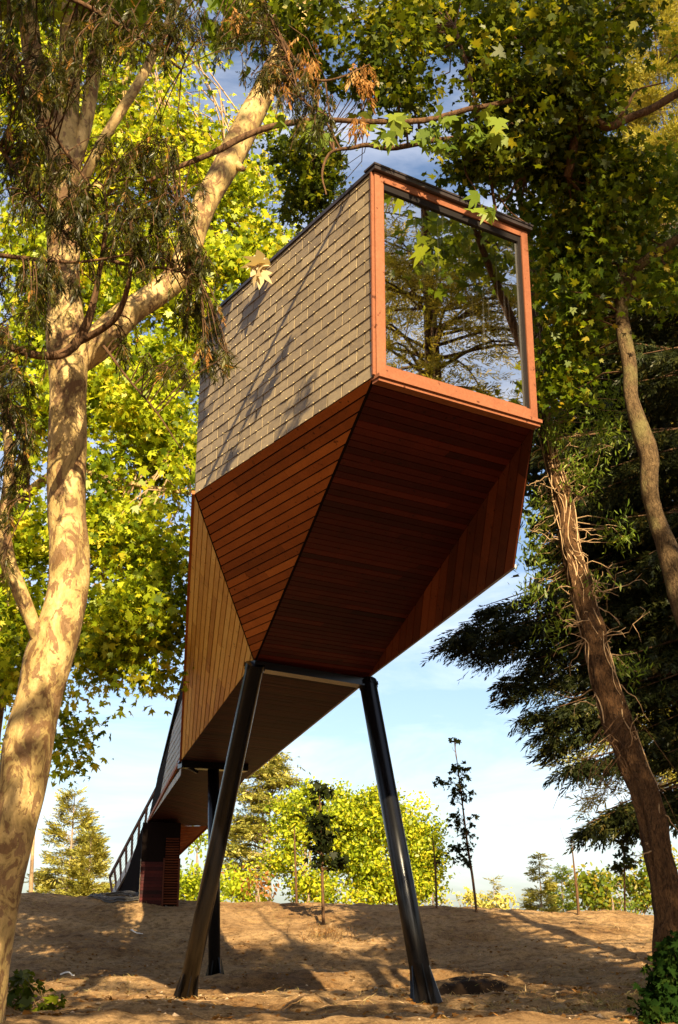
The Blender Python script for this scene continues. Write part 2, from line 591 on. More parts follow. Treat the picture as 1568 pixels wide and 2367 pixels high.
def build_house():
    root = thing('tree_house', (-1.2, 20, gz(-1.2, 20)),
                 'elevated timber and slate tree house on slanted black steel legs with a big end window', 'tree house')
    # --- end window
    fw = MB()
    tf, bf, sf, rf = .092, .125, .112, .10
    n = nw
    H = ZT - ZF
    W = np.linalg.norm(BR - BL)
    P = lambda a, z, d: BL + wd * a + UP * z + n * d
    def fr(a0, a1, z0, z1, d0, d1, tone, mat=0):
        fw.box(P((a0 + a1) / 2, (z0 + z1) / 2, (d0 + d1) / 2), wd * (a1 - a0) / 2, UP * (z1 - z0) / 2, n * (d1 - d0) / 2, mat, tone)
    fr(0, sf, 0, H, -.14, .045, .72); fr(W - rf, W, 0, H, -.14, .045, .45)
    fr(sf, W - rf, H - tf, H, -.14, .043, .5); fr(sf, W - rf, 0, bf, -.14, .043, .6)
    # inner glazing bead: slim at the left and foot, dark seal at the head and right
    bl, bb, bt, br_ = .022, .022, .080, .046
    fr(sf, sf + bl, bf, H - tf, -.12, .028, .4); fr(W - rf - br_, W - rf, bf, H - tf, -.12, .026, .35, 1)
    fr(sf + bl, W - rf - br_, bf, bf + bb, -.12, .024, .5); fr(sf + bl, W - rf - br_, H - tf - bt, H - tf, -.12, .024, .35, 1)
    win = fw.build('window', [M['frame'], M['seal']], root)
    sl = MB()
    sl.box(P(W / 2 + .005, -.022, .025), wd * (W / 2 + .012), UP * .02, n * .075, 0, .62)
    sl.box(P(W / 2 + .005, -.062, .012), wd * (W / 2), UP * .019, n * .06, 0, .5)
    sl.build('sill', M['frame'], win)
    g = MB()
    e = .01
    g.grid([P(sf + e, bf + e, -.004), P(W - rf - e, bf + e, -.004), P(W - rf - e, H - tf - e, -.004), P(sf + e, H - tf - e, -.004)], [(0, 1, 2, 3)])
    g.build('pane', M['glass'], win)
    # --- left slate wall of the raised end
    slates('slate_wall', [BL, LB, LT, TL], BL, ld, nl, .1445, .305, root)
    tr = MB()
    tr.box(BL + UP * H / 2 + nl * .012 - ld * .012, ld * .012, UP * H / 2, nl * .022, 0, .5)
    tr.build('corner_trim', M['frame'], root)
    # --- soffit facets
    dn = Vv(0, 0, -1)
    planks('soffit_panel', [BL, LB, Lp], LB - BL, .118, .017, .022, root, dn + nl)
    planks('soffit_panel', [BL, BR, Rp, Lp], BR - BL, .118, .013, .022, root, dn + nw, 'wood_shaded')
    o = planks('soffit_panel', [LB, K, Lp], K - LB, .112, .018, .022, root, dn + Vv(-1, 0, 0), 'honey')
    o['label'] = 'honey coloured boarding facing the left side'
    planks('soffit_panel', [BR, Q, Rp], Q - BR, .17, .016, .022, root, -ray(1150, 1350), 'wood_half_shaded')
    rd = unit(Rp - Lp)
    planks('soffit_panel', [Lp, Rp, KR], Rp - Lp, .112, .010, .02, root, dn, 'wood_deep_shaded')
    planks('soffit_panel', [Lp, KR, K], Rp - Lp, .112, .010, .02, root, dn, 'wood_deep_shaded')
    planks('soffit_panel', [K, KR, Mp], KR - K, .13, .010, .02, root, dn, 'wood_deep_shaded')
    planks('soffit_panel', [KR, MR, Mp], KR - K, .13, .010, .02, root, dn, 'wood_deep_shaded')
    # --- seams between facets: dark shadow battens
    se = MB()
    for a, b in ((BL, Lp), (BR, Rp), (LB, Lp)):
        se.bar(a + dn * .012, b + dn * .012, .03, .03)
    se.build('seam_batten', M['gap'], root)
    # edge boards of the low soffit
    eb = MB()
    eb.bar(Q + Vv(.01, 0, .01), Rp + Vv(.01, 0, .01), .02, .045, 0); eb.bar(Rp + Vv(.03, 0, 0), KR + Vv(.03, 0, 0), .03, .05, 0); eb.build('edge_trim', M['trim'], root)
    eb = MB()
    eb.bar(LB + Vv(-.03, 0, .01), K + Vv(-.03, 0, .01), .05, .05, 0)
    eb.bar(K + Vv(-.03, 0, 0), Mp + Vv(-.03, 0, 0), .05, .09, 0)
    eb.build('edge_board', M['wood'], root)
    # --- second and third left walls
    s3 = unit(Vv(Mp[0] - K[0], Mp[1] - K[1], 0)); n3 = unit(Vv(-s3[1], s3[0], 0))

    def onwall(u, v):
        r = ray(u, v); c = Vv(0, 0, CAM_Z)
        return c + r * (((K - c) @ n3) / (r @ n3))
    Kt = K + UP * 2.35
    top = [onwall(403, 1672), onwall(382, 1744), onwall(363, 1804), onwall(345, 1886)]
    slates('slate_wall', [K, Mp, top[3], top[2], top[1], top[0], Kt], K, s3, n3, .16, .33, root, hooks=False, seed=8)
    w2 = MB()
    w2.face([LB, LT, Kt, K], 0); w2.face([Kt + Vv(.02, 0, 0), LT + Vv(.02, .02, 0), LB + Vv(.02, .02, 0), K + Vv(.02, 0, 0)], 0)
    w2.build('side_wall', M['slate'], root)
    w2 = MB()
    RT = Vv(Rp[0], Rp[1], ZT); KRt = KR + UP * 2.3
    w2.face([BR, TR, RT, Rp], 0); w2.face([Rp, RT, KRt, KR], 0)
    MRt = Vv(MR[0], MR[1], top[2][2])
    w2.face([KR, KRt, MRt, MR], 0)
    w2.build('side_wall', M['slate'], root)
    # --- roof
    ro = MB()
    ov = .035
    a = TL + n * .1 + nl * ov; b_ = TR + n * .1 + wd * ov
    c_ = RT + Vv(.06, 0, 0); d_ = LT + nl * ov
    ro.prism([a, b_, c_, d_], UP, .006, .05, 0, .5, back=True)
    ro.prism([a + n * .012 + nl * .012, b_ + n * .012 + wd * .012, TR + wd * .047 - n * .1, TL + nl * .047 - n * .1], UP, .0525, .075, 0, .5, back=True)
    ro.prism([LT + Vv(0, .1, -.01), RT + Vv(0, .1, -.01), KRt, Kt], UP, .0, .07, 0, .5, back=True)
    ro.prism([Kt + Vv(0, .05, -.03), KRt + Vv(0, .05, -.03), MRt, top[2]], UP, .0, .06, 0, .5, back=True)
    ro.build('roof', M['flash'], root)
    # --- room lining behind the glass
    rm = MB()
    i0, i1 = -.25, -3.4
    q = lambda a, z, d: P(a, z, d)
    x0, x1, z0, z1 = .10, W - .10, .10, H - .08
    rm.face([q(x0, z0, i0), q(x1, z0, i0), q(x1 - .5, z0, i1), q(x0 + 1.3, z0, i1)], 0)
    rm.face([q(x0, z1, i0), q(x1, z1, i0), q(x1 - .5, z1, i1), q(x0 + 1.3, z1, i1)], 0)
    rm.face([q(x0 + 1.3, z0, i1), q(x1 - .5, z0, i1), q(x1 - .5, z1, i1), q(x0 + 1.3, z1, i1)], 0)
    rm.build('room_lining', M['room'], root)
    # --- steel: beam, legs
    bm = MB()
    b0, b1 = Lp + dn * .07, Rp + dn * .07
    bm.bar(b0 - rd * .05, b1 + rd * .05, .16, .10); bm.bar(b0 + dn * .066, b1 + dn * .066, .24, .022)
    bm.build('beam', M['steel'], root)

    def foot(u, v):
        lo, hi = 10., 34.
        for _ in range(60):
            m_ = (lo + hi) / 2
            p = aty(u, v, m_)
            if p[2] > gz(p[0], p[1]): lo = m_
            else: hi = m_
        return aty(u, v, lo)
    for (tp, fu, fv, dia, fin) in ((Lp + dn * .10 + Vv(.0, -.02, 0), 430, 2306, .276, 1), (Rp + dn * .10 + Vv(.02, -.02, 0), 984, 2312, .276, 1)):
        ft = foot(fu, fv)
        b = MB()
        ax = unit(ft - tp)
        b.tube([tp, tp - ax * -.05, tp + (ft - tp) * .5, ft + ax * .35], dia / 2, 36)
        lg = b.build('leg', M['steel'], root, True)
        c = MB()
        c.tube([tp - ax * .04, tp + ax * .06], dia / 2 + .012, 28)
        for k in range(6):
            an = k * math.pi / 3
            e1 = unit(np.cross(ax, (0, 1, 0))); e2 = np.cross(ax, e1)
            c.box(tp + ax * .0 + (e1 * math.cos(an) + e2 * math.sin(an)) * (dia / 2 + .014), e1 * .012, e2 * .012, ax * .03)
        c.build('collar', M['steel'], lg)
        f_ = MB()
        for k in range(6):
            an = k * math.pi / 3 + .3
            e1 = unit(np.cross(ax, (0, 1, 0))); e2 = np.cross(ax, e1)
            dr = e1 * math.cos(an) + e2 * math.sin(an); sd = np.cross(dr, ax)
            p0 = ft - ax * .50 + dr * (dia / 2 - .01); p1 = ft + ax * .2 + dr * (dia / 2 - .01); p2 = ft + ax * .2 + dr * (dia / 2 + .10)
            f_.prism([p0 - sd * .009, p1 - sd * .009, p2 - sd * .009], sd, 0, .018, back=True)
        f_.build('base_gusset', M['steel'], lg)
        print('leg foot', ft.round(2))
    ft = foot(497, 2268)
    tp = Vv(ft[0], ft[1], 0); tp[0] = aty(493, 1785, ft[1])[0]; tp[2] = ZR - .02
    b = MB(); b.tube([tp, (tp + ft) / 2, ft + dn * .3], .135, 28)
    lg = b.build('leg', M['steel'], root, True)
    f_ = MB()
    for k in range(6):
        an = k * math.pi / 3 + .2
        dr = Vv(math.cos(an), math.sin(an), 0); sd = Vv(-math.sin(an), math.cos(an), 0)
        p0 = ft + UP * .5 + dr * .125; p1 = ft - UP * .2 + dr * .125; p2 = ft - UP * .2 + dr * .29
        f_.prism([p0 - sd * .009, p1 - sd * .009, p2 - sd * .009], sd, 0, .018, back=True)
    f_.build('base_gusset', M['steel'], lg)
    # cross head over the rear leg
    bm = MB()
    kx = Vv(tp[0], tp[1], ZR - .1)
    bm.bar(kx + Vv(-.75, -.35, 0), kx + Vv(.75, .35, 0), .3, .16)
    bm.bar(kx + Vv(-.78, -.36, .06), kx + Vv(-.35, -.16, -.16), .1, .06); bm.build('beam', M['steel'], root)
    # --- stair ramp down to the bank
    A0, A1 = aty(353, 1903, 41.2), aty(262, 2067, 44.0)
    B0 = MR + Vv(0, .0, .10); B1 = aty(378, 2004, 44.4)
    st = MB()
    st.bar(A0, A1, .06, .22); st.bar(B0, B1, .06, .22, 1, .1)
    k = 14
    for i in range(k):
        t = (i + .5) / k
        a, b = A0 + (A1 - A0) * t, B0 + (B1 - B0) * t
        st.box((a + b) / 2, (b - a) / 2 * .97, unit(Vv(-.3, .95, 0)) * .17, UP * .022, 1, .4)
    st.face([A0 + dn * .1, B0 + dn * .1, B1 + dn * .1, A1 + dn * .1], 1, .1)
    sq = st.build('stair', [M['trim'], M['wood']], root)
    rl = MB()
    T0, T1 = aty(366, 1815, 41.0), aty(254, 2027, 44.1)
    rl.bar(T0, T1, .07, .09, up=(0, 0, 1))
    for j in range(6):
        h = (j + 1) / 7
        rl.tube([A0 * (1 - h) + T0 * h + UP * .08, A1 * (1 - h) + T1 * h + UP * .08], .006, 4, 1)
    ra = rl.build('railing', [M['rail'], M['wire']], root)
    for t in (0.06, .22, .37, .52, .65, .78, .90, 1.0):
        p = MB(); a = A0 + (A1 - A0) * t; c = T0 + (T1 - T0) * t
        p.bar(a + dn * .1, c, .075, .07, up=(1, 0, 0)); p.build('post', M['rail'], ra)
    # boxed-in foot of the house
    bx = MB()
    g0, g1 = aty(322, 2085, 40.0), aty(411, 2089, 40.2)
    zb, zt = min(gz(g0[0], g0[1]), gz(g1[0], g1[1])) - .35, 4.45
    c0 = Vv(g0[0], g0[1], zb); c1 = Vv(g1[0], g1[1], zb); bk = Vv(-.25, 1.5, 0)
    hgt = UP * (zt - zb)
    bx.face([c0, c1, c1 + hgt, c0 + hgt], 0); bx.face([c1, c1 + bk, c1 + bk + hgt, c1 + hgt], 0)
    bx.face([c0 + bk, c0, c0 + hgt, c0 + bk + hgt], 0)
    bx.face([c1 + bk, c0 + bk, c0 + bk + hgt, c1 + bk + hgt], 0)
    # dark sheet standing for the shade in the open space under the stair
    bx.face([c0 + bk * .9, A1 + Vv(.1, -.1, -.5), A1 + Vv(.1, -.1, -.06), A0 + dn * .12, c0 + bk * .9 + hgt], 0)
    base = bx.build('entrance_base', M['gap'], root)  # near-black colour stands for the house's shade on the box
    f2 = unit(c1 - c0); n2 = Vv(f2[1], -f2[0], 0)
    m_ = c0 + (c1 - c0) * .60
    planks('door', [c0 + n2 * .01 + UP * .1, m_ + n2 * .01 + UP * .1 - f2 * .03, m_ + n2 * .01 + hgt * .58 - f2 * .03, c0 + n2 * .01 + hgt * .58], f2, .1, .01, .02, base, n2, 'wood_shaded')
    lv = MB()
    wv = np.linalg.norm(c1 - m_) - .06
    g = np.random.default_rng(4)
    for i in range(26):
        z = zb + .42 + i * .078
        lv.box(m_ + f2 * (wv / 2 + .03) + UP * (z - zb) + n2 * .03, f2 * wv / 2, unit(n2 - UP * .6) * .026, unit(n2 * .6 + UP) * .006 * 2, 0, g.uniform(.2, .8))
    lv.bar(m_ + n2 * .03 + UP * .3, m_ + n2 * .03 + hgt * .62, .045, .06, 0, .3, up=(0, 1, 0)); lv.bar(c1 + n2 * .03 + UP * .3, c1 + n2 * .03 + hgt * .62, .06, .06, 0, .3, up=(0, 1, 0))
    lv.build('louvre', M['louvre'], base)
    sn = unit(bk)
    slates('slate_wall', [c0 + UP * .3, c0 + bk * .8 + UP * .3, c0 + bk * .8 + hgt * .62, c0 + hgt * .62], c0, sn, Vv(-sn[1], sn[0], 0), .16, .33, base, hooks=False, seed=5)
    return root


HOUSE = build_house()
ROOF_EDGE = (TL * .46 + LT * .54)

# ------------------------------------------------------------------ ground
def build_ground():
    xs = np.concatenate([-np.geomspace(600, 14.2, 40), np.arange(-14, 16, .085), np.geomspace(16.2, 600, 40)])
    ys = np.concatenate([-np.geomspace(400, 6, 22), np.linspace(-5, 9.5, 22), np.arange(10, 30, .07), np.arange(30, 48, .11), np.geomspace(48.5, 900, 60)])
    X, Y = np.meshgrid(xs, ys)
    Z = ground_h(X, Y)
    nx, ny = len(xs), len(ys)
    V = np.stack([X, Y, Z], -1).reshape(-1, 3).astype(np.float32)
    i = (np.arange(ny - 1)[:, None] * nx + np.arange(nx - 1)[None, :]).ravel()
    Fc = np.stack([i, i + 1, i + nx + 1, i + nx], 1).astype(np.int32)
    me = bpy.data.meshes.new('ground')
    me.vertices.add(len(V)); me.loops.add(Fc.size); me.polygons.add(len(Fc))
    me.vertices.foreach_set('co', V.ravel()); me.loops.foreach_set('vertex_index', Fc.ravel())
    me.polygons.foreach_set('loop_start', (np.arange(len(Fc)) * 4).astype(np.int32))
    me.polygons.foreach_set('use_smooth', np.ones(len(Fc), bool))
    me.update(calc_edges=True)
    m, nt, out = new_mat('dry_soil')
    p = principled(nt, out, .95, 0, .1)
    c = mapped(nt)
    n1 = noise(nt, .35, 5, .6, c); n2 = noise(nt, 5, 7, .72, c); n3 = noise(nt, 34, 5, .75, c)
    r1 = ramp(nt, [(.35, (.20, .110, .044)), (.65, (.39, .25, .118))]); nt.links.new(n1.outputs['Fac'], r1.inputs[0])
    r2 = ramp(nt, [(.36, (.42, .38, .33)), (.52, (.95, .95, .95)), (.75, (1.2, 1.17, 1.1))]); nt.links.new(n2.outputs['Fac'], r2.inputs[0])
    r3 = ramp(nt, [(.36, (.55, .5, .45)), (.55, (1.0, 1.0, 1.0)), (.74, (1.3, 1.28, 1.2))]); nt.links.new(n3.outputs['Fac'], r3.inputs[0])
    c1 = mixc(nt, 1, r1.outputs[0], r2.outputs[0], 'MULTIPLY')
    c2 = mixc(nt, 1, c1, r3.outputs[0], 'MULTIPLY')
    # shade of the pit painted into the soil colour as a dark ellipse
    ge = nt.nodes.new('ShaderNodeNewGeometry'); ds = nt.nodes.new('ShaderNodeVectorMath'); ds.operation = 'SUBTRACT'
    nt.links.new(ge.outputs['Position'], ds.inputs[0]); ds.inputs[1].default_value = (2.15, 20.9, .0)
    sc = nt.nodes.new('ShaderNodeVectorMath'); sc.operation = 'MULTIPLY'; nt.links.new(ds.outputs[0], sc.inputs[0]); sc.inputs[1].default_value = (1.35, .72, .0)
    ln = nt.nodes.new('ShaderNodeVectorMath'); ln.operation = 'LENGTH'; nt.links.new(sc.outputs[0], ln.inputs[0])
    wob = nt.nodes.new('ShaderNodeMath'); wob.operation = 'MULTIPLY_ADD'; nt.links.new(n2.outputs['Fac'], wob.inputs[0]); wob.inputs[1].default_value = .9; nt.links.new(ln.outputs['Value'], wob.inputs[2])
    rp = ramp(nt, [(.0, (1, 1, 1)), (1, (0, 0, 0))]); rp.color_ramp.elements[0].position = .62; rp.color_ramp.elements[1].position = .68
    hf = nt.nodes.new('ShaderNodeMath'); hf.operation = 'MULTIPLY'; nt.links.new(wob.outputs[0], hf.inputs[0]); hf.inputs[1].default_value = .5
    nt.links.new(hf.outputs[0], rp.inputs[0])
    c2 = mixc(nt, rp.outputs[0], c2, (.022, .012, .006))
    nt.links.new(c2, p.inputs['Base Color'])
    ad = nt.nodes.new('ShaderNodeMath'); ad.operation = 'ADD'
    nt.links.new(n2.outputs['Fac'], ad.inputs[0]); nt.links.new(n3.outputs['Fac'], ad.inputs[1])
    bump(nt, p, ad.outputs[0], .7, .05)
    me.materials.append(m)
    o = bpy.data.objects.new('ground', me); COL.objects.link(o); tag(o, kind='structure')
    return o


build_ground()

# ------------------------------------------------------------------ vegetation tools
def aty_v(u, v, y):
    a = (u - 784.0) / F; b = (1183.5 - v) / F
    ry = CP - b * SP
    t = y / ry
    return np.stack([a * t, y, (SP + b * CP) * t + CAM_Z], -1)


def ground_at(u, v):
    lo, hi = 10., 46.
    for _ in range(50):
        m_ = (lo + hi) / 2; p = aty(u, v, m_)
        if p[2] > gz(p[0], p[1]): lo = m_
        else: hi = m_
    return aty(u, v, lo)


def norm(a): return a / np.maximum(np.linalg.norm(a, axis=-1, keepdims=True), 1e-9)


_st = []
for ang, r in ((0, 1.0), (20, .60), (28, .42), (46, .88), (60, .56), (72, .40), (100, .66), (128, .40), (160, .30)):
    _st.append((ang, r))
STAR = [(r * math.cos(math.radians(a)), r * math.sin(math.radians(a))) for a, r in _st] + [(-.10, 0)] + \
       [(r * math.cos(math.radians(a)), -r * math.sin(math.radians(a))) for a, r in _st[:0:-1]]
STAR = np.array([(x - .3, y, -.30 * abs(y) - .12 * x * x) for x, y in STAR])
OVAL = np.array([(.55, 0, -.10), (.22, .27, .0), (-.25, .26, .0), (-.5, 0, 0), (-.25, -.26, 0), (.22, -.27, .0)])
LANCE = np.array([(.6, 0, -.12), (.1, .13, 0), (-.45, .05, .03), (-.45, -.05, .03), (.1, -.13, 0)])
ROUGHQ = np.array([(.5, .1, -.1), (.12, .42, .05), (-.2, .2, -.02), (-.5, .25, .02), (-.3, -.12, 0), (-.42, -.4, .03), (.02, -.28, .02), (.3, -.4, -.05)])


def leaf_cloud(name, parent, mat, C, per, sig, size, tmpl=STAR, hang=.6, up=.7, tone=(.5, .2), seed=1, flat=.75, face=None, twig=0.0, twig_mat=None):
    """leaves set about the shoot tips C; every leaf is its own bent face"""
    g = np.random.default_rng(seed)
    C = np.asarray(C, float)
    n = len(C) * per
    sig = np.asarray(sig, float)
    ctone = g.normal(0, tone[1] * .7, len(C))
    P = np.repeat(C, per, 0) + g.normal(size=(n, 3)) * Vv(1, 1, flat) * (np.repeat(sig, per)[:, None] if sig.ndim else sig)
    nn = g.normal(size=(n, 3)) * .75 + Vv(0, 0, up)
    if face is not None: nn = nn + Vv(*face)
    nn = norm(nn)
    t = g.normal(size=(n, 3)) + Vv(0, 0, -hang * 2)
    t = norm(t - nn * (t * nn).sum(-1, keepdims=True))
    b = np.cross(nn, t)
    s = size * np.clip(g.normal(.92, .27, n), .4, 1.5)
    T = tmpl; wv = g.uniform(.7, 1.1, n)[:, None, None]; cv = g.uniform(-.4, 2.6, n)[:, None, None]; ck = g.normal(0, .14, n)[:, None, None]
    V = P[:, None, :] + s[:, None, None] * (T[None, :, 0, None] * t[:, None, :] + (T[None, :, 1, None] * wv + ck * T[None, :, 0, None] ** 2) * b[:, None, :] + T[None, :, 2, None] * cv * nn[:, None, :])
    tn = np.clip(tone[0] + np.repeat(ctone, per) + g.normal(0, tone[1], n), 0, 1)
    return fast_mesh(name, V.reshape(-1, 3), len(T), mat, parent, tn)


def spray_cloud(name, parent, mat, P, axis, size, blades=11, width=.10, spread=.75, tone=(.5, .18), seed=1, length=.55, flatn=None):
    """conifer sprays: each a short axis carrying thin pointed leaflets"""
    g = np.random.default_rng(seed)
    P = np.asarray(P, float); n = len(P)
    axis = norm(np.asarray(axis, float))
    q = norm(np.cross(axis, g.normal(size=(n, 3)) * .5 + (Vv(0, 0, 1) if flatn is None else np.asarray(flatn))))
    r = np.cross(axis, q)
    s = size * g.uniform(.65, 1.3, n)
    out = []
    for j in range(blades):
        f = j / (blades - 1)
        side = (1 if j % 2 else -1) * (1 - .9 * f)
        base = P + axis * (s * (f * .95))[:, None]
        ang = side * spread * g.uniform(.75, 1.25, n)
        d = norm(axis * np.cos(ang)[:, None] + q * np.sin(ang)[:, None] + r * g.normal(0, .22, n)[:, None])
        L = s * length * (1 - .45 * f) * g.uniform(.7, 1.2, n)
        wv = norm(np.cross(d, r + .3 * g.normal(size=(n, 3)))) * (s * width * .5)[:, None]
        tip = base + d * L[:, None]
        mid = base + d * (L * .45)[:, None]
        out.append(np.stack([base, mid + wv, tip, mid - wv], 1))
    V = np.stack(out, 1).reshape(-1, 3)
    ct = np.clip(tone[0] + g.normal(0, tone[1], n), 0, 1)
    tn = np.clip(np.repeat(ct, blades) + g.normal(0, .05, n * blades), 0, 1)
    return fast_mesh(name, V, 4, mat, parent, tn)


def ell_points(ells, seed=1, bias=2.2, vec=True):
    """shoot tips through the volume of a set of crown lobes (u, v, ru, rv, y, ry, n)"""
    g = np.random.default_rng(seed)
    out, own = [], []
    for i, (u, v, ru, rv, y, ry, n) in enumerate(ells):
        d = norm(g.normal(size=(n, 3))) * (g.random(n) ** (1 / bias))[:, None]
        d = d * (1 + .18 * g.normal(size=(n, 1)))
        out.append(aty_v(u + ru * d[:, 0], v + rv * d[:, 2], y + ry * d[:, 1])); own += [i] * n
    return np.vstack(out), np.array(own)


def ball_points(balls, seed=1, bias=2.2):
    g = np.random.default_rng(seed)
    out = []
    for (c, r, n) in balls:
        d = norm(g.normal(size=(n, 3))) * (g.random(n) ** (1 / bias))[:, None]
        out.append(np.asarray(c) + d * np.asarray(r))
    return np.vstack(out)


def thin(C, own, scale, thr, seed):
    """open gaps between the shoots of a crown"""
    k = vnoise(C[:, 0] / scale + seed, C[:, 2] / scale + C[:, 1] / scale * .3) + .5 * vnoise(C[:, 0] / scale * 2.1 + seed * 3, C[:, 2] / scale * 2.1) > thr
    return C[k], own[k]


def gaps(C, own, holes):
    """openings left in a crown where the sky comes through"""
    q = C - Vv(0, 0, CAM_Z)
    d = q[:, 1] * CP + q[:, 2] * SP; h = q[:, 2] * CP - q[:, 1] * SP
    u, v = 784 + F * q[:, 0] / d, 1183.5 - F * h / d
    k = np.ones(len(C), bool)
    for (cu, cv, ru, rv) in holes: k &= ((u - cu) / ru) ** 2 + ((v - cv) / rv) ** 2 > 1
    return C[k], own[k]


def twigs_to(mb, anchors, C, own, r0=.02, r1=.005, seed=1, seg=4, share=1.0, sag=.08, mat=0):
    g = np.random.default_rng(seed)
    for c, o in zip(C, own):
        if g.random() > share: continue
        a = anchors[o]
        d = c - a; L = np.linalg.norm(d)
        if L < .05: continue
        m1 = a + d * .45 + g.normal(size=3) * L * .09 + Vv(0, 0, sag * L)
        m2 = a + d * .8 + g.normal(size=3) * L * .06 + Vv(0, 0, sag * L * .5)
        mb.tube([a, m1, m2, c], [r0, r0 * .6 + r1 * .3, r0 * .25 + r1 * .7, r1], seg, mat, .5, cap=False)


def limb(ctrl, n=24, scale=1.0):
    """ctrl rows (u, v, width, y) -> centreline and radii in metres"""
    s = spline(ctrl, n)
    p = aty_v(s[:, 0], s[:, 1], s[:, 3])
    r = np.array([px(w, q) for w, q in zip(s[:, 2], p)]) / 2 * scale
    return p, np.maximum(r, .003)


def bumpy(mb, p, r, seg=20, seed=1, amp=.05, mat=0, freq=1.6, ridge=0.0):
    """trunk tube with smooth swellings"""
    g = np.random.default_rng(seed)
    n = len(p)
    tg = norm(np.gradient(p, axis=0))
    ref = Vv(0.1, 1.0, 0.05)
    n1 = norm(np.cross(tg, ref)); n2 = np.cross(tg, n1)
    an = np.arange(seg) * 2 * np.pi / seg
    s = np.concatenate([[0], np.cumsum(np.linalg.norm(np.diff(p, axis=0), axis=1))])
    o = g.uniform(0, 200)
    A = np.cos(an)[None] * 1.3 + o; B = np.sin(an)[None] * 1.3
    lump = vnoise(A + s[:, None] * freq, B + s[:, None] * freq * .37 + 11) * 2 * amp + vnoise(A * 2.6 + s[:, None] * freq * 3, B * 2.6 + 50) * amp
    if ridge: lump = lump + ridge * (np.abs(vnoise(A / 1.3 * 4.5 + s[:, None] * .5, B / 1.3 * 4.5 + s[:, None] * .35 + 80)) * 4 - .8) + ridge * .7 * vnoise(A * 7 + s[:, None] * 4, B * 7 + s[:, None] * 2)
    R = r[:, None] * (1 + lump)
    V = p[:, None] + (np.cos(an)[None] * R)[..., None] * n1[:, None] + (np.sin(an)[None] * R)[..., None] * n2[:, None]
    fs = [(i * seg + j, i * seg + (j + 1) % seg, (i + 1) * seg + (j + 1) % seg, (i + 1) * seg + j) for i in range(n - 1) for j in range(seg)]
    mb.grid(V.reshape(-1, 3), fs, mat, .5)


# leaf colours: (tone 0 .. 1)
M['plane_leaf'] = mat_leaf('plane_leaf', [(0, (.05, .085, .006)), (.45, (.11, .155, .010)), (.8, (.21, .22, .015)), (1, (.32, .24, .03))], 1.5, .5, .012)
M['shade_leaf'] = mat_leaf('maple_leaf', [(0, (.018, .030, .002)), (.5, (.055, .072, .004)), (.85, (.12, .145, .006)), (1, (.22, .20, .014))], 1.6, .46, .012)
M['bright_leaf'] = mat_leaf('lime_leaf', [(0, (.06, .095, .004)), (.45, (.24, .30, .012)), (.8, (.42, .46, .02)), (1, (.52, .46, .03))], 1.45, .48, .01)
M['pale_needle'] = mat_leaf('sunny_needles', [(0, (.10, .115, .018)), (.5, (.30, .28, .05)), (1, (.50, .42, .09))], 1.1, .3, .02)
M['cedar_needle'] = mat_leaf('cedar_needles', [(0, (.010, .014, .005)), (.5, (.024, .030, .008)), (.9, (.075, .070, .014)), (1, (.15, .10, .02))], 1.0, .22, .012)
M['cypress'] = mat_leaf('cypress_sprays', [(0, (.008, .010, .0015)), (.5, (.034, .034, .003)), (.8, (.085, .080, .007)), (.93, (.24, .11, .018)), (1, (.36, .17, .035))], 1.3, .35, .015)
M['dead'] = mat_leaf('withered_leaf', [(0, (.16, .07, .018)), (.5, (.30, .14, .04)), (1, (.42, .26, .10))], 1.0, .3, .0)
M['fresh'] = mat_leaf('fresh_leaf', [(0, (.06, .10, .012)), (.5, (.13, .18, .02)), (1, (.24, .26, .035))], 1.3, .42, .012)
M['ivy'] = mat_leaf('ivy_leaf', [(0, (.006, .016, .003)), (.6, (.014, .030, .005)), (1, (.035, .055, .008))], .7, .2, .0)
M['sapling_leaf'] = mat_leaf('shaded_sapling_leaf', [(0, (.008, .012, .003)), (.6, (.018, .023, .005)), (1, (.045, .045, .008))], 1.0, .2, .01)  # shade over the saplings put into a darker leaf colour
M['bark_plane'] = mat_bark_plane('plane_bark')
M['bark_dark'] = mat_bark_rough('furrowed_bark', (.035, .018, .008), (.17, .09, .042))
M['bark_vine'] = mat_bark_rough('vine_wrapped_bark', (.012, .006, .003), (.165, .080, .030), (20, 20, 2.6), 1.0)
M['bark_moss'] = mat_bark_rough('lichen_bark', (.020, .011, .005), (.19, .12, .055), (13, 13, 6), 1.0, (.15, .12, .045))
M['bark_twig'] = mat_bark_rough('twig_bark', (.07, .04, .02), (.20, .12, .06), (10, 10, 4), .4)
M['bark_pale'] = mat_bark_rough('pale_twig_bark', (.22, .13, .06), (.45, .30, .16), (10, 10, 4), .3)
M['bark_far'] = mat_bark_rough('far_bark', (.16, .11, .07), (.34, .25, .17), (5, 5, 2), .4)


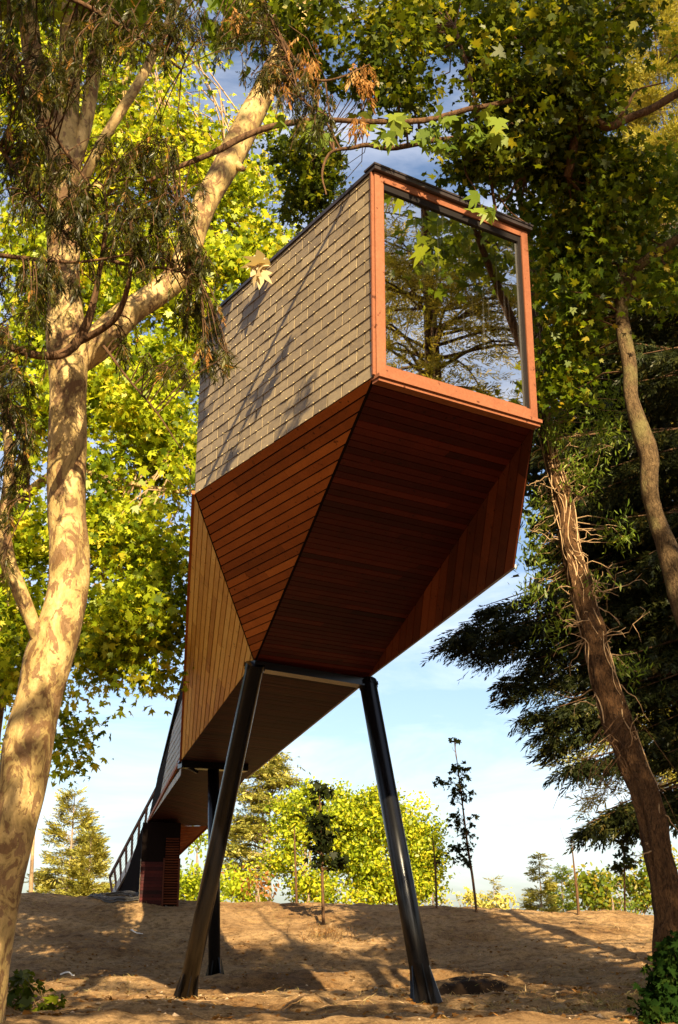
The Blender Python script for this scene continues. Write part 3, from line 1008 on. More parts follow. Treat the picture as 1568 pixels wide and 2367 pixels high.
# ------------------------------------------------------------------ the big plane tree on the left
def plane_tree():
    y0 = 11.0
    base = aty(-45, 2380, y0); base[2] = gz(base[0], base[1])
    t = thing('plane_tree', base, 'massive plane tree in the left foreground with cream and brown flaking bark', 'tree')
    b = MB()
    main = [(-70, 2480, 150, 11), (-55, 2368, 130, 11), (-38, 2240, 115, 11), (-12, 2100, 106, 11), (20, 1960, 106, 11), (48, 1820, 114, 11), (66, 1720, 116, 11),
            (92, 1620, 104, 11), (112, 1530, 114, 11), (135, 1460, 108, 11), (156, 1370, 94, 11.05), (158, 1275, 93, 11.05), (153, 1180, 88, 11.1), (156, 1050, 90, 11.1),
            (157, 930, 88, 11.1), (158, 850, 92, 11.1), (154, 770, 92, 11.15), (150, 690, 78, 11.2), (149, 600, 74, 11.25), (147, 500, 74, 11.3), (147, 400, 70, 11.35),
            (153, 280, 58, 11.4), (163, 150, 54, 11.45), (168, 0, 50, 11.5), (172, -160, 46, 11.6), (180, -420, 34, 11.8), (186, -700, 14, 12)]
    p, r = limb(main, 130); bumpy(b, p, r, 28, 3, .07)
    b.build('trunk', M['bark_plane'], t, True)
    for i, c in enumerate([
            [(165, 850, 60, 11.12), (195, 815, 78, 11.15), (235, 785, 78, 11.2), (300, 722, 66, 11.4), (360, 680, 60, 11.6), (412, 636, 60, 11.8), (442, 565, 56, 12), (472, 475, 57, 12.2),
             (518, 390, 60, 12.4), (560, 310, 61, 12.6), (602, 228, 57, 12.8), (645, 140, 50, 13), (695, 45, 46, 13.2), (745, -70, 42, 13.5), (830, -300, 26, 14)],
            [(146, 420, 40, 11.3), (115, 310, 48, 11.25), (85, 180, 46, 11.2), (66, 40, 44, 11.2), (58, -100, 40, 11.2), (48, -350, 20, 11.3)],
            [(160, 420, 30, 11.3), (190, 320, 34, 11.4), (212, 200, 32, 11.5), (226, 80, 30, 11.6), (238, -80, 28, 11.7), (250, -300, 14, 12)],
            [(165, 470, 22, 11.3), (215, 370, 26, 11.2), (262, 285, 25, 11.2), (325, 185, 22, 11.2), (372, 90, 20, 11.3), (420, -20, 16, 11.4), (460, -140, 9, 11.5)],
            [(105, 1520, 26, 11), (86, 1470, 31, 10.9), (68, 1420, 33, 10.85), (45, 1365, 36, 10.8), (20, 1300, 36, 10.8), (10, 1210, 30, 10.85), (22, 1080, 25, 10.9), (10, 940, 18, 11), (-20, 800, 10, 11)],
            ]):
        k = MB(); p, r = limb(c, 60 if i == 0 else 34); bumpy(k, p, r, 22 if i == 0 else 14, 20 + i, .07)
        if i == 0:   # a snapped-off stub
            q = limb([(540, 375, 26, 12.45), (556, 388, 18, 12.35), (563, 391, 12, 12.3)], 5); k.tube(*q, 8)
        k.build('limb', M['bark_plane'], t, True)
    ells = [(60, -20, 200, 90, 11.5, 1.2, 16), (330, -30, 220, 80, 11.6, 1.0, 14), (760, -60, 160, 80, 13.4, 1.0, 12), (560, 40, 120, 60, 13.6, .6, 12), (90, 1580, 60, 50, 11.2, .5, 0)]
    C, own = ell_points(ells, 5)
    anch = [aty(160, -60, 11.5), aty(240, -60, 11.6), aty(745, -70, 13.5), aty(690, 60, 13.2), aty(100, 1500, 11)]
    tb = MB(); twigs_to(tb, anch, C, own, .025, .006, 6); tb.build('twigs', M['bark_twig'], t)
    leaf_cloud('foliage', t, M['plane_leaf'], C, 26, .24, .17, STAR, tone=(.45, .18), seed=8)
    return t


plane_tree()


# ------------------------------------------------------------------ bright broadleaf behind it
def back_broadleaf():
    y0 = 24.0
    base = aty(-60, 2180, y0); base[2] = gz(base[0], base[1])
    t = thing('plane_tree', base, 'sunlit yellow green broadleaf tree between the flaking trunk and the house', 'tree')
    b = MB()
    p, r = limb([(-75, 2300, 60, 24), (-50, 2000, 52, 24), (-20, 1700, 46, 24), (2, 1470, 44, 24), (10, 1340, 42, 24), (40, 1150, 40, 24), (90, 950, 36, 24), (150, 700, 32, 24), (220, 450, 26, 24), (300, 150, 18, 24), (340, -100, 9, 24)], 60)
    bumpy(b, p, r, 14, 4, .07); b.build('trunk', M['bark_plane'], t, True)
    limbs = [[(40, 1160, 26, 24), (140, 1090, 20, 23.5), (250, 1105, 14, 23), (340, 1125, 11, 22.6), (440, 1142, 6, 22.2)],
             [(20, 1290, 24, 24), (110, 1280, 18, 23.5), (230, 1330, 12, 23), (330, 1420, 8, 22.6), (400, 1500, 4, 22.4)],
             [(90, 950, 26, 24), (220, 880, 18, 23.6), (330, 900, 12, 23.2), (420, 960, 7, 23)],
             [(150, 700, 22, 24), (300, 590, 16, 24.4), (450, 540, 12, 24.6), (580, 500, 7, 24.8)],
             [(220, 450, 20, 24), (380, 380, 14, 24.4), (520, 330, 10, 24.7), (640, 300, 6, 25)],
             [(10, 1380, 20, 24), (60, 1440, 14, 23.3), (110, 1560, 9, 22.6), (150, 1680, 5, 22.2), (175, 1760, 3, 22)],
             [(250, 1105, 8, 23), (300, 1220, 6, 22.8), (330, 1330, 4, 22.6)], [(250, 870, 9, 23.6), (310, 1000, 6, 23.2), (350, 1090, 4, 23)]]
    for i, c in enumerate(limbs):
        k = MB(); k.tube(*limb(c, 22), 8); k.build('limb', M['bark_plane'], t, True)
    ells = [(280, 900, 190, 120, 23.4, 1.7, 150), (330, 1060, 140, 110, 23.0, 1.7, 135), (300, 1230, 150, 120, 22.8, 1.6, 150), (300, 1400, 130, 110, 22.6, 1.4, 110),
            (370, 1500, 62, 60, 22.4, .9, 34), (250, 1500, 100, 55, 22.6, 1.0, 48), (225, 1575, 40, 18, 22.3, .6, 6), (330, 1570, 40, 16, 22.3, .6, 6),
            (80, 1300, 130, 150, 23.2, 1.5, 95), (50, 1480, 90, 100, 23.0, 1.2, 44), (165, 1690, 22, 26, 22.2, .3, 4), (170, 1775, 16, 14, 22.0, .2, 2), (130, 1600, 30, 40, 22.3, .5, 4), (30, 1590, 40, 50, 22.8, .5, 8),
            (300, 640, 220, 160, 24.2, 2.0, 170), (520, 600, 130, 110, 24.7, 1.5, 100), (600, 500, 90, 120, 25.0, 1.4, 44), (480, 400, 170, 120, 24.8, 1.6, 125), (600, 290, 90, 80, 25.0, 1.2, 18),
            (260, 330, 220, 160, 24.4, 2.0, 160), (120, 560, 160, 200, 24.0, 1.8, 130), (90, 880, 130, 200, 23.8, 1.7, 110), (240, 90, 260, 140, 24.6, 2.0, 150), (70, 250, 150, 200, 24.4, 1.8, 100), (430, 190, 120, 110, 24.8, 1.4, 34), (440, 720, 80, 70, 24.2, 1.0, 36), (420, 860, 40, 60, 23.6, .8, 16)]
    C, own = ell_points(ells, 15); C, own = thin(C, own, .9, -.17, 3); C, own = gaps(C, own, [(600, 475, 34, 40), (690, 470, 34, 34), (505, 215, 44, 70), (560, 290, 24, 30), (700, 300, 60, 60), (250, 1000, 22, 20), (300, 860, 26, 16)])
    am = [2, 0, 0, 1, 1, 1, 5, 1, 1, 5, 5, 5, 5, 5, 3, 3, 3, 4, 4, 4, 3, 2, 4, 4, 4, 3, 2]
    ends = [limb(c, 22)[0] for c in limbs]
    tb = MB()
    for c, o in zip(C, own):
        if rng.random() < .22:
            L = ends[am[o]]; a = L[np.argmin(((L - c) ** 2).sum(1))]
            twigs_to(tb, [a], [c], [0], .022, .006, int(abs(c[0] * 1e4)) % 9999)
    tb.build('twigs', M['bark_pale'], t)
    leaf_cloud('foliage', t, M['bright_leaf'], C, 42, .27, .122, STAR, hang=.6, up=.45, tone=(.5, .3), seed=18, face=(.15, -.5, 0))
    return t


back_broadleaf()


# ------------------------------------------------------------------ dark cypress hanging in from the left
def cypress():
    base = Vv(-5.6, 8.2, gz(-5.6, 8.2))
    t = thing('cypress_tree', base, 'dark cypress with drooping feathery sprays hanging across the upper left', 'tree')
    b = MB()
    P = spline([[-5.6, 8.2, base[2] - .3], [-5.5, 8.25, 3], [-5.3, 8.4, 6.5], [-5.0, 8.6, 10], [-4.8, 8.8, 14]], 40)
    bumpy(b, P, np.linspace(.3, .07, 40), 14, 9, .08); b.build('trunk', M['bark_dark'], t, True)
    bare = [[(-120, 700, 26, 9), (-40, 770, 22, 9.2), (0, 793, 19, 9.4), (40, 808, 18, 9.5), (85, 822, 20, 9.6), (140, 820, 22, 9.7), (175, 795, 24, 9.8), (200, 750, 22, 9.8), (216, 700, 17, 9.8), (228, 640, 13, 9.8), (240, 570, 12, 9.7), (247, 490, 9, 9.6), (240, 430, 5, 9.5)],
            [(185, 790, 16, 9.8), (230, 765, 17, 9.7), (265, 738, 15, 9.6), (285, 700, 13, 9.5), (300, 640, 12, 9.4), (306, 560, 9, 9.3), (300, 500, 6, 9.2)],
            [(-150, 120, 20, 8.8), (0, 150, 15, 9), (60, 220, 11, 9.1), (130, 320, 8, 9.2), (210, 430, 6, 9.3)],
            [(-100, -60, 18, 8.6), (120, -20, 13, 8.8), (280, 60, 9, 9), (420, 160, 6, 9.2)],
            [(245, 600, 9, 9.7), (310, 615, 8, 9.5), (380, 620, 6, 9.4), (460, 640, 4, 9.3)],
            [(245, 520, 7, 9.6), (330, 500, 6, 9.4), (420, 470, 4, 9.2)],
            [(0, 340, 9, 9), (90, 470, 7, 9.1), (170, 560, 5, 9.2)],
            [(500, -60, 14, 9.4), (600, 0, 11, 9.5), (640, 70, 9, 9.6), (690, 150, 8, 9.7), (735, 185, 6, 9.8), (790, 178, 5, 9.9), (855, 148, 3, 10)],
            [(640, 70, 7, 9.6), (670, 145, 5, 9.6), (700, 230, 4, 9.6), (760, 270, 3, 9.6)],
            [(240, 800, 7, 9.7), (300, 880, 5, 9.6), (360, 950, 4, 9.5), (420, 1040, 3, 9.5)],
            [(-30, 860, 14, 9), (20, 960, 10, 9.1), (60, 1060, 6, 9.2), (70, 1160, 4, 9.2)],
            [(0, 590, 11, 9), (90, 600, 9, 9.1), (180, 606, 7, 9.2), (290, 590, 5, 9.2)],
            ]
    lines = []
    for i, c in enumerate(bare):
        p, r = limb(c, 30); lines.append(p)
        k = MB(); bumpy(k, p, r, 9, 40 + i, .09); k.build('bough', M['bark_dark'], t, True)
    ells = [(40, 110, 130, 150, 9.0, .9, 70), (230, 60, 130, 110, 9.0, .8, 70), (400, 60, 130, 90, 9.2, .8, 58), (60, 380, 130, 160, 9.1, .8, 95), (190, 460, 110, 110, 9.3, .6, 70), (330, 330, 110, 90, 9.3, .6, 34),
            (360, 470, 110, 100, 9.3, .7, 70), (320, 570, 120, 70, 9.4, .6, 48), (450, 580, 50, 90, 9.4, .5, 32), (450, 730, 55, 60, 9.5, .5, 24), (495, 815, 42, 46, 9.5, .4, 20), (80, 640, 120, 110, 9.2, .7, 62),
            (30, 840, 90, 120, 9.1, .6, 34), (40, 1010, 60, 130, 9.2, .5, 26), (10, 1180, 40, 100, 9.2, .5, 9), (560, 60, 100, 70, 9.5, .5, 34), (640, 150, 80, 90, 9.6, .5, 40), (720, 250, 80, 70, 9.7, .4, 26), (290, 800, 90, 40, 9.6, .4, 10), (380, 830, 80, 50, 9.5, .4, 10), (110, 200, 120, 120, 9.2, .6, 50)]
    C, own = ell_points(ells, 25, 1.7)
    AL = np.vstack(lines)
    tb = MB(); g = np.random.default_rng(5)
    Ps, Ax = [], []
    for c in C:
        a = AL[np.argmin(((AL - c) ** 2).sum(1))]
        # a drooping twig carries sprays on both sides
        d = c - a
        if g.random() < .25: continue
        end = c + Vv(g.normal(0, .05), g.normal(0, .05), -g.uniform(.08, .22))
        pts = spline([a, a + d * .55 + Vv(0, 0, .06), c, end], 9)
        if g.random() < .85: tb.tube(pts, np.linspace(.008, .0025, 9), 4, cap=False)
        for q in range(11):
            f = g.uniform(.4, 1)
            i = f * 7.99; i0 = int(i)
            pp = pts[i0] * (1 - i + i0) + pts[i0 + 1] * (i - i0)
            Ps.append(pp); Ax.append(norm(g.normal(size=3) * .45 + Vv(0, 0, -1.0) + (pts[-1] - pts[0]) * .4))
    tb.build('twigs', M['bark_dark'], t)
    spray_cloud('foliage', t, M['cypress'], Ps, Ax, .125, 13, .06, .5, (.45, .24), 7)
    # withered tufts
    dd = ell_points([(835, 165, 36, 26, 9.95, .12, 22), (850, 190, 22, 26, 10, .1, 18), (700, 130, 60, 70, 9.7, .3, 24), (640, 190, 50, 60, 9.6, .3, 18), (545, 40, 10, 40, 9.5, .1, 10), (470, 800, 20, 16, 9.5, .1, 8), (830, 280, 24, 20, 9.9, .1, 10)], 9)[0]
    spray_cloud('withered_tuft', t, M['dead'], dd, g.normal(size=(len(dd), 3)) * .3 + Vv(.1, 0, -1), .17, 9, .10, .5, (.5, .25), 17)
    return t


cypress()


# ------------------------------------------------------------------ crooked tree on the right and its big maple-like canopy
def crooked_tree():
    base = Vv(5.2, 13.6, gz(5.2, 13.6))
    t = thing('maple_tree', base, 'crooked lichen covered tree at the right edge with a broad leafy canopy over the roof', 'tree')
    b = MB()
    P0, R0 = limb([(1620, 1500, 60, 13.8), (1590, 1420, 57, 13.85), (1563, 1340, 54, 13.9), (1540, 1260, 46, 13.95), (1520, 1205, 42, 14), (1503, 1136, 39, 14), (1503, 1063, 45, 14), (1481, 997, 42, 14), (1460, 917, 31, 14.05), (1455, 844, 35, 14.1), (1441, 771, 34, 14.15), (1436, 694, 28, 14.2), (1440, 600, 22, 14.3), (1425, 480, 20, 14.4), (1380, 380, 18, 14.5), (1350, 250, 15, 14.6), (1330, 60, 12, 14.7), (1320, -150, 8, 14.8)], 80)
    low = spline([[base[0], base[1], base[2] - .3], [5.05, 13.65, 1.6], [4.6, 13.75, 3.0], P0[0]], 16)[:-1]
    bumpy(b, np.vstack([low, P0]), np.concatenate([np.linspace(.24, R0[0], len(low)), R0]), 16, 6, .12, freq=2.5)
    b.build('trunk', M['bark_moss'], t, True)
    limbs = [[(1440, 700, 22, 14.2), (1462, 640, 22, 14.1), (1485, 608, 23, 14.0), (1530, 578, 24, 13.9), (1570, 552, 22, 13.8), (1700, 480, 18, 13.5), (1850, 300, 10, 13.2)],
             [(1700, 140, 30, 12.6), (1640, 185, 26, 12.7), (1568, 215, 19, 12.8), (1510, 250, 18, 12.8), (1460, 270, 17, 12.8), (1425, 288, 18, 12.8), (1400, 293, 19, 12.8), (1378, 278, 19, 12.8), (1358, 266, 20, 12.9), (1338, 284, 20, 13), (1330, 320, 20, 13), (1320, 370, 21, 13.1), (1312, 410, 19, 13.2)],
             [(1420, 289, 9, 12.8), (1450, 245, 7, 12.7), (1475, 208, 5, 12.7), (1540, 190, 3, 12.6)],
             [(1400, 110, 16, 12.8), (1250, 205, 13, 12.4), (1150, 240, 12, 12.1), (1090, 250, 12, 11.9), (1040, 265, 13, 11.8), (978, 279, 13, 11.7), (900, 281, 12, 11.6), (850, 281, 12, 11.5), (760, 277, 12, 11.4), (700, 281, 14, 11.3), (634, 291, 14, 11.2), (572, 312, 15, 11.1), (500, 350, 15, 11.0), (440, 375, 13, 10.95), (390, 395, 11, 10.9), (340, 421, 9, 10.85)],
             [(1300, 120, 16, 13.2), (1200, 200, 14, 13.0), (1110, 305, 13, 12.8), (1000, 325, 13, 12.7), (903, 343, 12, 12.6), (850, 335, 11, 12.6), (815, 342, 10, 12.6), (765, 352, 7, 12.6), (745, 400, 5, 12.6), (755, 450, 4, 12.6)],
             [(1050, 60, 10, 12.6), (1085, 170, 9, 12.6), (1104, 258, 9, 12.6), (1121, 339, 9, 12.7), (1137, 430, 8, 12.8), (1149, 505, 7, 12.9)],
             [(1125, 440, 4, 12.8), (1165, 465, 5, 12.9), (1195, 420, 7, 13), (1212, 410, 8, 13.1)],
             [(1150, 450, 4, 12.8), (1180, 490, 4, 12.9), (1215, 515, 3, 13)], [(1105, 250, 6, 12.6), (1075, 380, 5, 12.5), (1100, 440, 3, 12.5)],
             [(1350, 250, 14, 14.6), (1240, 60, 11, 14.3), (1050, -60, 8, 14)], [(1330, 60, 10, 14.7), (1460, -40, 9, 14.2), (1560, -120, 6, 14)],
             ]
    lines = []
    for i, c in enumerate(limbs):
        p, r = limb(c, 34); lines.append(p)
        k = MB(); bumpy(k, p, r, 10, 60 + i, .10, freq=3); k.build('limb', M['bark_moss'] if i == 0 else M['bark_dark'], t, True)
    ells = [(760, 30, 150, 90, 13.2, 1.2, 58), (950, 60, 170, 110, 13.0, 1.4, 92), (1140, 70, 160, 110, 13.0, 1.4, 98), (1330, 60, 150, 110, 13.2, 1.4, 98), (1480, 20, 60, 70, 13.2, .8, 14),
            (800, 190, 120, 50, 13.0, .8, 30), (980, 200, 110, 50, 12.4, .9, 42), (1150, 190, 110, 80, 12.6, 1.0, 62), (1290, 220, 100, 90, 13.0, 1.1, 62), (1400, 210, 70, 60, 12.9, .8, 24),
            (730, 370, 60, 66, 17.5, .8, 44), (700, 465, 40, 50, 17.5, .6, 24), (765, 450, 40, 36, 17.5, .5, 14), (655, 370, 40, 50, 17.2, .6, 16), (1070, 350, 70, 70, 12.6, .6, 42), (1000, 300, 50, 34, 12.6, .5, 16), (945, 375, 22, 40, 14.5, .3, 7),
            (1180, 340, 90, 80, 13.2, .9, 56), (1290, 380, 100, 90, 13.6, 1.0, 70), (1400, 400, 90, 80, 13.8, 1.0, 60), (1230, 480, 60, 60, 13.8, .6, 30), (1340, 520, 90, 80, 14.0, .9, 58), (1440, 500, 80, 90, 14.0, .9, 36), (1530, 400, 60, 90, 13.8, .8, 18),
            (1290, 640, 70, 80, 14.4, .7, 44), (1390, 640, 60, 70, 14.4, .7, 34), (1540, 640, 60, 70, 14.2, .7, 22), (1330, 760, 70, 70, 14.6, .7, 34), (1300, 870, 50, 60, 14.8, .5, 20), (1550, 120, 20, 30, 13, .3, 2)]
    C, own = ell_points(ells, 35, 2.0); kt = own < 20
    Ct, ot = thin(C[kt], own[kt], .42, -.03, 8); Cr, orr = thin(C[~kt], own[~kt], .5, -.13, 8)
    C, own = np.vstack([Ct, Cr]), np.concatenate([ot, orr]); C, own = gaps(C, own, [(846, 372, 74, 46), (885, 245, 26, 30), (1165, 300, 22, 26), (720, 210, 26, 30), (930, 120, 24, 26), (1080, 120, 22, 24), (1540, 40, 40, 60), (1500, 230, 90, 110), (1010, 380, 20, 24), (1240, 150, 22, 26)])
    AL = np.vstack(lines + [P0])
    tb = MB()
    for i, c in enumerate(C):
        if i % 4 == 0:
            a = AL[np.argmin(((AL - c) ** 2).sum(1))]
            twigs_to(tb, [a], [c], [0], .016, .005, i)
    tb.build('twigs', M['bark_dark'], t)
    top = own < 20
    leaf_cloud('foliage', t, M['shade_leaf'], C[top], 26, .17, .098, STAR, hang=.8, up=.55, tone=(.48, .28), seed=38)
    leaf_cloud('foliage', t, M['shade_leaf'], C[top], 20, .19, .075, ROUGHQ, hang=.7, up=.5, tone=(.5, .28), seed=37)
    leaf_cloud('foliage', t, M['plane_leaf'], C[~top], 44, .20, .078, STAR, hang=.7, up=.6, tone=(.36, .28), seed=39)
    # a few big leaves hanging in the sun by the roof and glass
    C2, _ = ell_points([(1132, 478, 12, 12, 12.0, .1, 2), (700, 300, 60, 20, 11.2, .2, 5), (1000, 310, 60, 30, 11.7, .2, 7), (880, 300, 60, 20, 11.6, .2, 5), (1120, 300, 30, 40, 11.9, .2, 5)], 3)
    leaf_cloud('sunlit_leaves', t, M['fresh'], C2, 3, .08, .17, STAR, hang=1.0, up=.2, tone=(.6, .2), seed=41, face=(.3, -.9, 0))
    return t


crooked_tree()


# ------------------------------------------------------------------ leaning tree wrapped in dead ivy stems
def leaning_tree():
    base = aty(1538, 2370, 12.6); base[2] = gz(base[0], base[1])
    t = thing('leaning_tree', base, 'leaning brown trunk right of the house bristling with dead twigs, ivy at its foot', 'tree')
    b = MB()
    P, R = limb([(1536, 2430, 86, 12.5), (1537, 2365, 76, 12.55), (1542, 2280, 66, 12.7), (1544, 2190, 61, 12.8), (1542, 2083, 59, 13.0), (1526, 1977, 60, 13.2), (1495, 1844, 62, 13.5), (1453, 1738, 63, 13.8), (1425, 1658, 62, 14.0), (1400, 1580, 58, 14.2), (1379, 1500, 53, 14.4), (1357, 1409, 50, 14.7),
                 (1338, 1336, 46, 14.9), (1320, 1264, 42, 15.1), (1305, 1172, 43, 15.3), (1288, 1100, 38, 15.5), (1262, 1010, 31, 15.7), (1252, 917, 26, 15.9), (1247, 808, 23, 16.1), (1238, 690, 21, 16.3), (1222, 560, 19, 16.5), (1200, 440, 17, 16.7), (1185, 320, 15, 16.9), (1170, 160, 11, 17.1), (1150, -60, 7, 17.3)], 110)
    bumpy(b, np.array([np.interp(np.linspace(0, 109, 420), np.arange(110), P[:, k]) for k in range(3)]).T, np.interp(np.linspace(0, 109, 420), np.arange(110), R), 56, 12, .17, freq=2.6, ridge=.17)
    b.build('trunk', M['bark_vine'], t, True)
    g = np.random.default_rng(77)
    # twining stems
    v = MB()
    for k in range(20):
        i0 = int(g.uniform(20, 60)); i1 = int(min(100, i0 + g.uniform(20, 50)))
        a0 = g.uniform(0, 6.28); tw = g.normal(0, 2.4)
        pts = []
        for i in range(i0, i1):
            f = (i - i0) / (i1 - i0); an = a0 + tw * f + .4 * math.sin(i * .7 + k)
            pts.append(P[i] + R[i] * 1.06 * Vv(math.cos(an), math.sin(an), .1 * math.sin(i + k)))
        v.tube(pts, g.uniform(.004, .010), 5, cap=False)
    v.build('vine_stems', M['bark_pale'], t)
    tw = MB()
    for k in range(120):
        if k < 74: tw = MB()
        elif k == 74: tw = MB()
        i = int(np.clip(g.normal(58, 17), 22, 100)); an = g.uniform(0, 6.28)
        d = norm(Vv(math.cos(an), math.sin(an) * .8, g.normal(.05, .35)))
        L = g.uniform(.12, .75) * (1.1 if d[0] > 0 else .75)
        a = P[i] + d * R[i] * .9
        pts = [a]; dd = d.copy()
        for s in range(6):
            dd = norm(dd + g.normal(size=3) * .42 + Vv(0, 0, .05 if g.random() < .6 else -.2)); pts.append(pts[-1] + dd * L / 6)
        tw.tube(pts, np.linspace(.008, .003, 7), 4, cap=False)
        nq = int(g.integers(0, 4))
        for q in range(nq):
            j = int(g.integers(2, 6)); e = norm(dd + g.normal(size=3) * .7)
            tw.tube([pts[j], pts[j] + e * L * .16, pts[j] + norm(e + g.normal(size=3) * .4) * L * .3], [.005, .004, .0025], 3, cap=False)
        if k < 74: tw.build('twig', M['bark_pale'], t)
    o = tw.build('twigs', M['bark_pale'], t); o['kind'] = 'stuff'
    # hanging roots / bare shoots below the crown
    for k in range(26):
        hg = MB()
        u0 = g.uniform(1380, 1470); v0 = g.uniform(1640, 1790)
        a = aty(u0, v0, g.uniform(13.4, 13.9)); L = g.uniform(.3, .9)
        sx = g.choice([-1, 1], p=[.6, .4])
        pts = spline([a, a + Vv(sx * .12 * L, g.normal(0, .05), -.15 * L), a + Vv(sx * .4 * L, g.normal(0, .1), -.5 * L), a + Vv(sx * .45 * L * g.uniform(.3, 1.6), g.normal(0, .1), -L)], 8)
        hg.tube(pts, np.linspace(.006, .002, 8), 4, cap=False); hg.build('twig', M['bark_dark'], t)
    ells = [(1290, 1000, 45, 60, 15.4, .5, 20), (1340, 1090, 50, 50, 15.2, .5, 22), (1250, 1180, 22, 60, 15.6, .3, 10), (1235, 1270, 28, 50, 15.6, .3, 14), (1225, 1370, 26, 30, 15.6, .3, 8), (1265, 1340, 26, 40, 15.5, .3, 8), (1400, 1010, 50, 60, 15.4, .5, 18), (1420, 1240, 40, 50, 15.2, .4, 10), (1285, 1450, 22, 70, 15, .3, 9), (1400, 920, 60, 50, 15.6, .5, 16), (1330, 900, 50, 60, 15.8, .5, 16), (1460, 1540, 50, 24, 14.6, .4, 8), (1360, 1350, 60, 20, 14.8, .4, 7)]
    C, own = ell_points(ells, 45, 2)
    tb = MB()
    for i, c in enumerate(C):
        if i % 2 == 0:
            a = P[np.argmin(((P - c) ** 2).sum(1))]; twigs_to(tb, [a], [c], [0], .008, .003, i)
    tb.build('twigs', M['bark_pale'], t)
    leaf_cloud('foliage', t, M['fresh'], C, 22, .12, .085, LANCE, hang=.9, up=.5, tone=(.35, .22), seed=48)
    return t


leaning_tree()


def ivy_bush():
    C, _ = ell_points([(1552, 2310, 36, 80, 12.1, .3, 90), (1566, 2220, 22, 40, 12.3, .25, 36), (1530, 2370, 40, 36, 11.9, .3, 50), (1596, 2290, 40, 110, 12.2, .4, 60)], 3, 2.8)
    b = aty(1550, 2375, 12.1); b[2] = gz(b[0], b[1])
    t = thing('ivy_bush', b, 'dark glossy ivy clump around the foot of the leaning trunk', 'ivy')
    tb = MB(); twigs_to(tb, [b + Vv(0, 0, .05)], C[::3], [0] * len(C[::3]), .008, .003, 4); tb.build('stems', M['bark_twig'], t)
    leaf_cloud('foliage', t, M['ivy'], C, 16, .08, .065, STAR, hang=.7, up=.3, tone=(.45, .22), seed=5, face=(0, -.7, 0))


ivy_bush()


# ------------------------------------------------------------------ conifers
def conifer(name, base, height, radius, label, cat='tree', group=None, n=90, mat='pale_needle', spray=.35, z0=.12, droop=.15, per=26, seed=1, shape=1.0, up=.15, bark='bark_far', blades=9, wid=.12, trunk_r=None, lean=(0, 0)):
    g = np.random.default_rng(seed)
    base = np.asarray(base, float)
    t = thing(name, base, label, cat, group)
    b = MB()
    H = np.linspace(0, height, 14)
    lx = np.outer(H / height, Vv(lean[0], lean[1], 0))
    pts = base + np.stack([np.zeros(14), np.zeros(14), H], 1) + lx
    tr = trunk_r or height * .016
    bumpy(b, pts, np.linspace(tr, tr * .12, 14), 8, seed, .06)
    Ps, Ax = [], []
    for k in range(n):
        f = z0 + (1 - z0) * (k + g.random()) / n
        L = radius * ((1 - f) ** shape / (1 - z0) ** shape) * g.uniform(.72, 1.12) + .12 * radius * (1 - f)
        an = g.uniform(0, 6.283)
        a = base + Vv(lean[0] * f, lean[1] * f, f * height)
        d = Vv(math.cos(an), math.sin(an), up * (1.0 if f > .5 else .4))
        e = a + d * L - Vv(0, 0, droop * L)
        m_ = a + d * L * .55 + Vv(0, 0, .04 * L)
        ln = spline([a, m_, e], 9)
        b.tube(ln, np.linspace(tr * .3 * (1 - f) + .006, .004, 9), 4, cap=False)
        side = norm(np.cross(d, (0, 0, 1)))
        m = max(5, int(per * L / radius))
        for q in range(m):
            ff = g.uniform(.22, 1.0)
            i = ff * 7.99; i0 = int(i)
            p = ln[i0] * (1 - i + i0) + ln[i0 + 1] * (i - i0)
            wsp = L * .30 * (1.05 - ff)
            p = p + side * g.normal(0, 1) * wsp + Vv(0, 0, g.normal(0, .02) * L - abs(g.normal(0, .3)) * droop * wsp)
            Ps.append(p); Ax.append(norm(d * .8 + side * g.normal(0, .8) + Vv(0, 0, g.normal(-droop * .8, .25))))
    b.build('trunk', M[bark], t, True)
    spray_cloud('foliage', t, M[mat], Ps, Ax, spray, blades, wid, .8, (.5, .2), seed + 1)
    return t


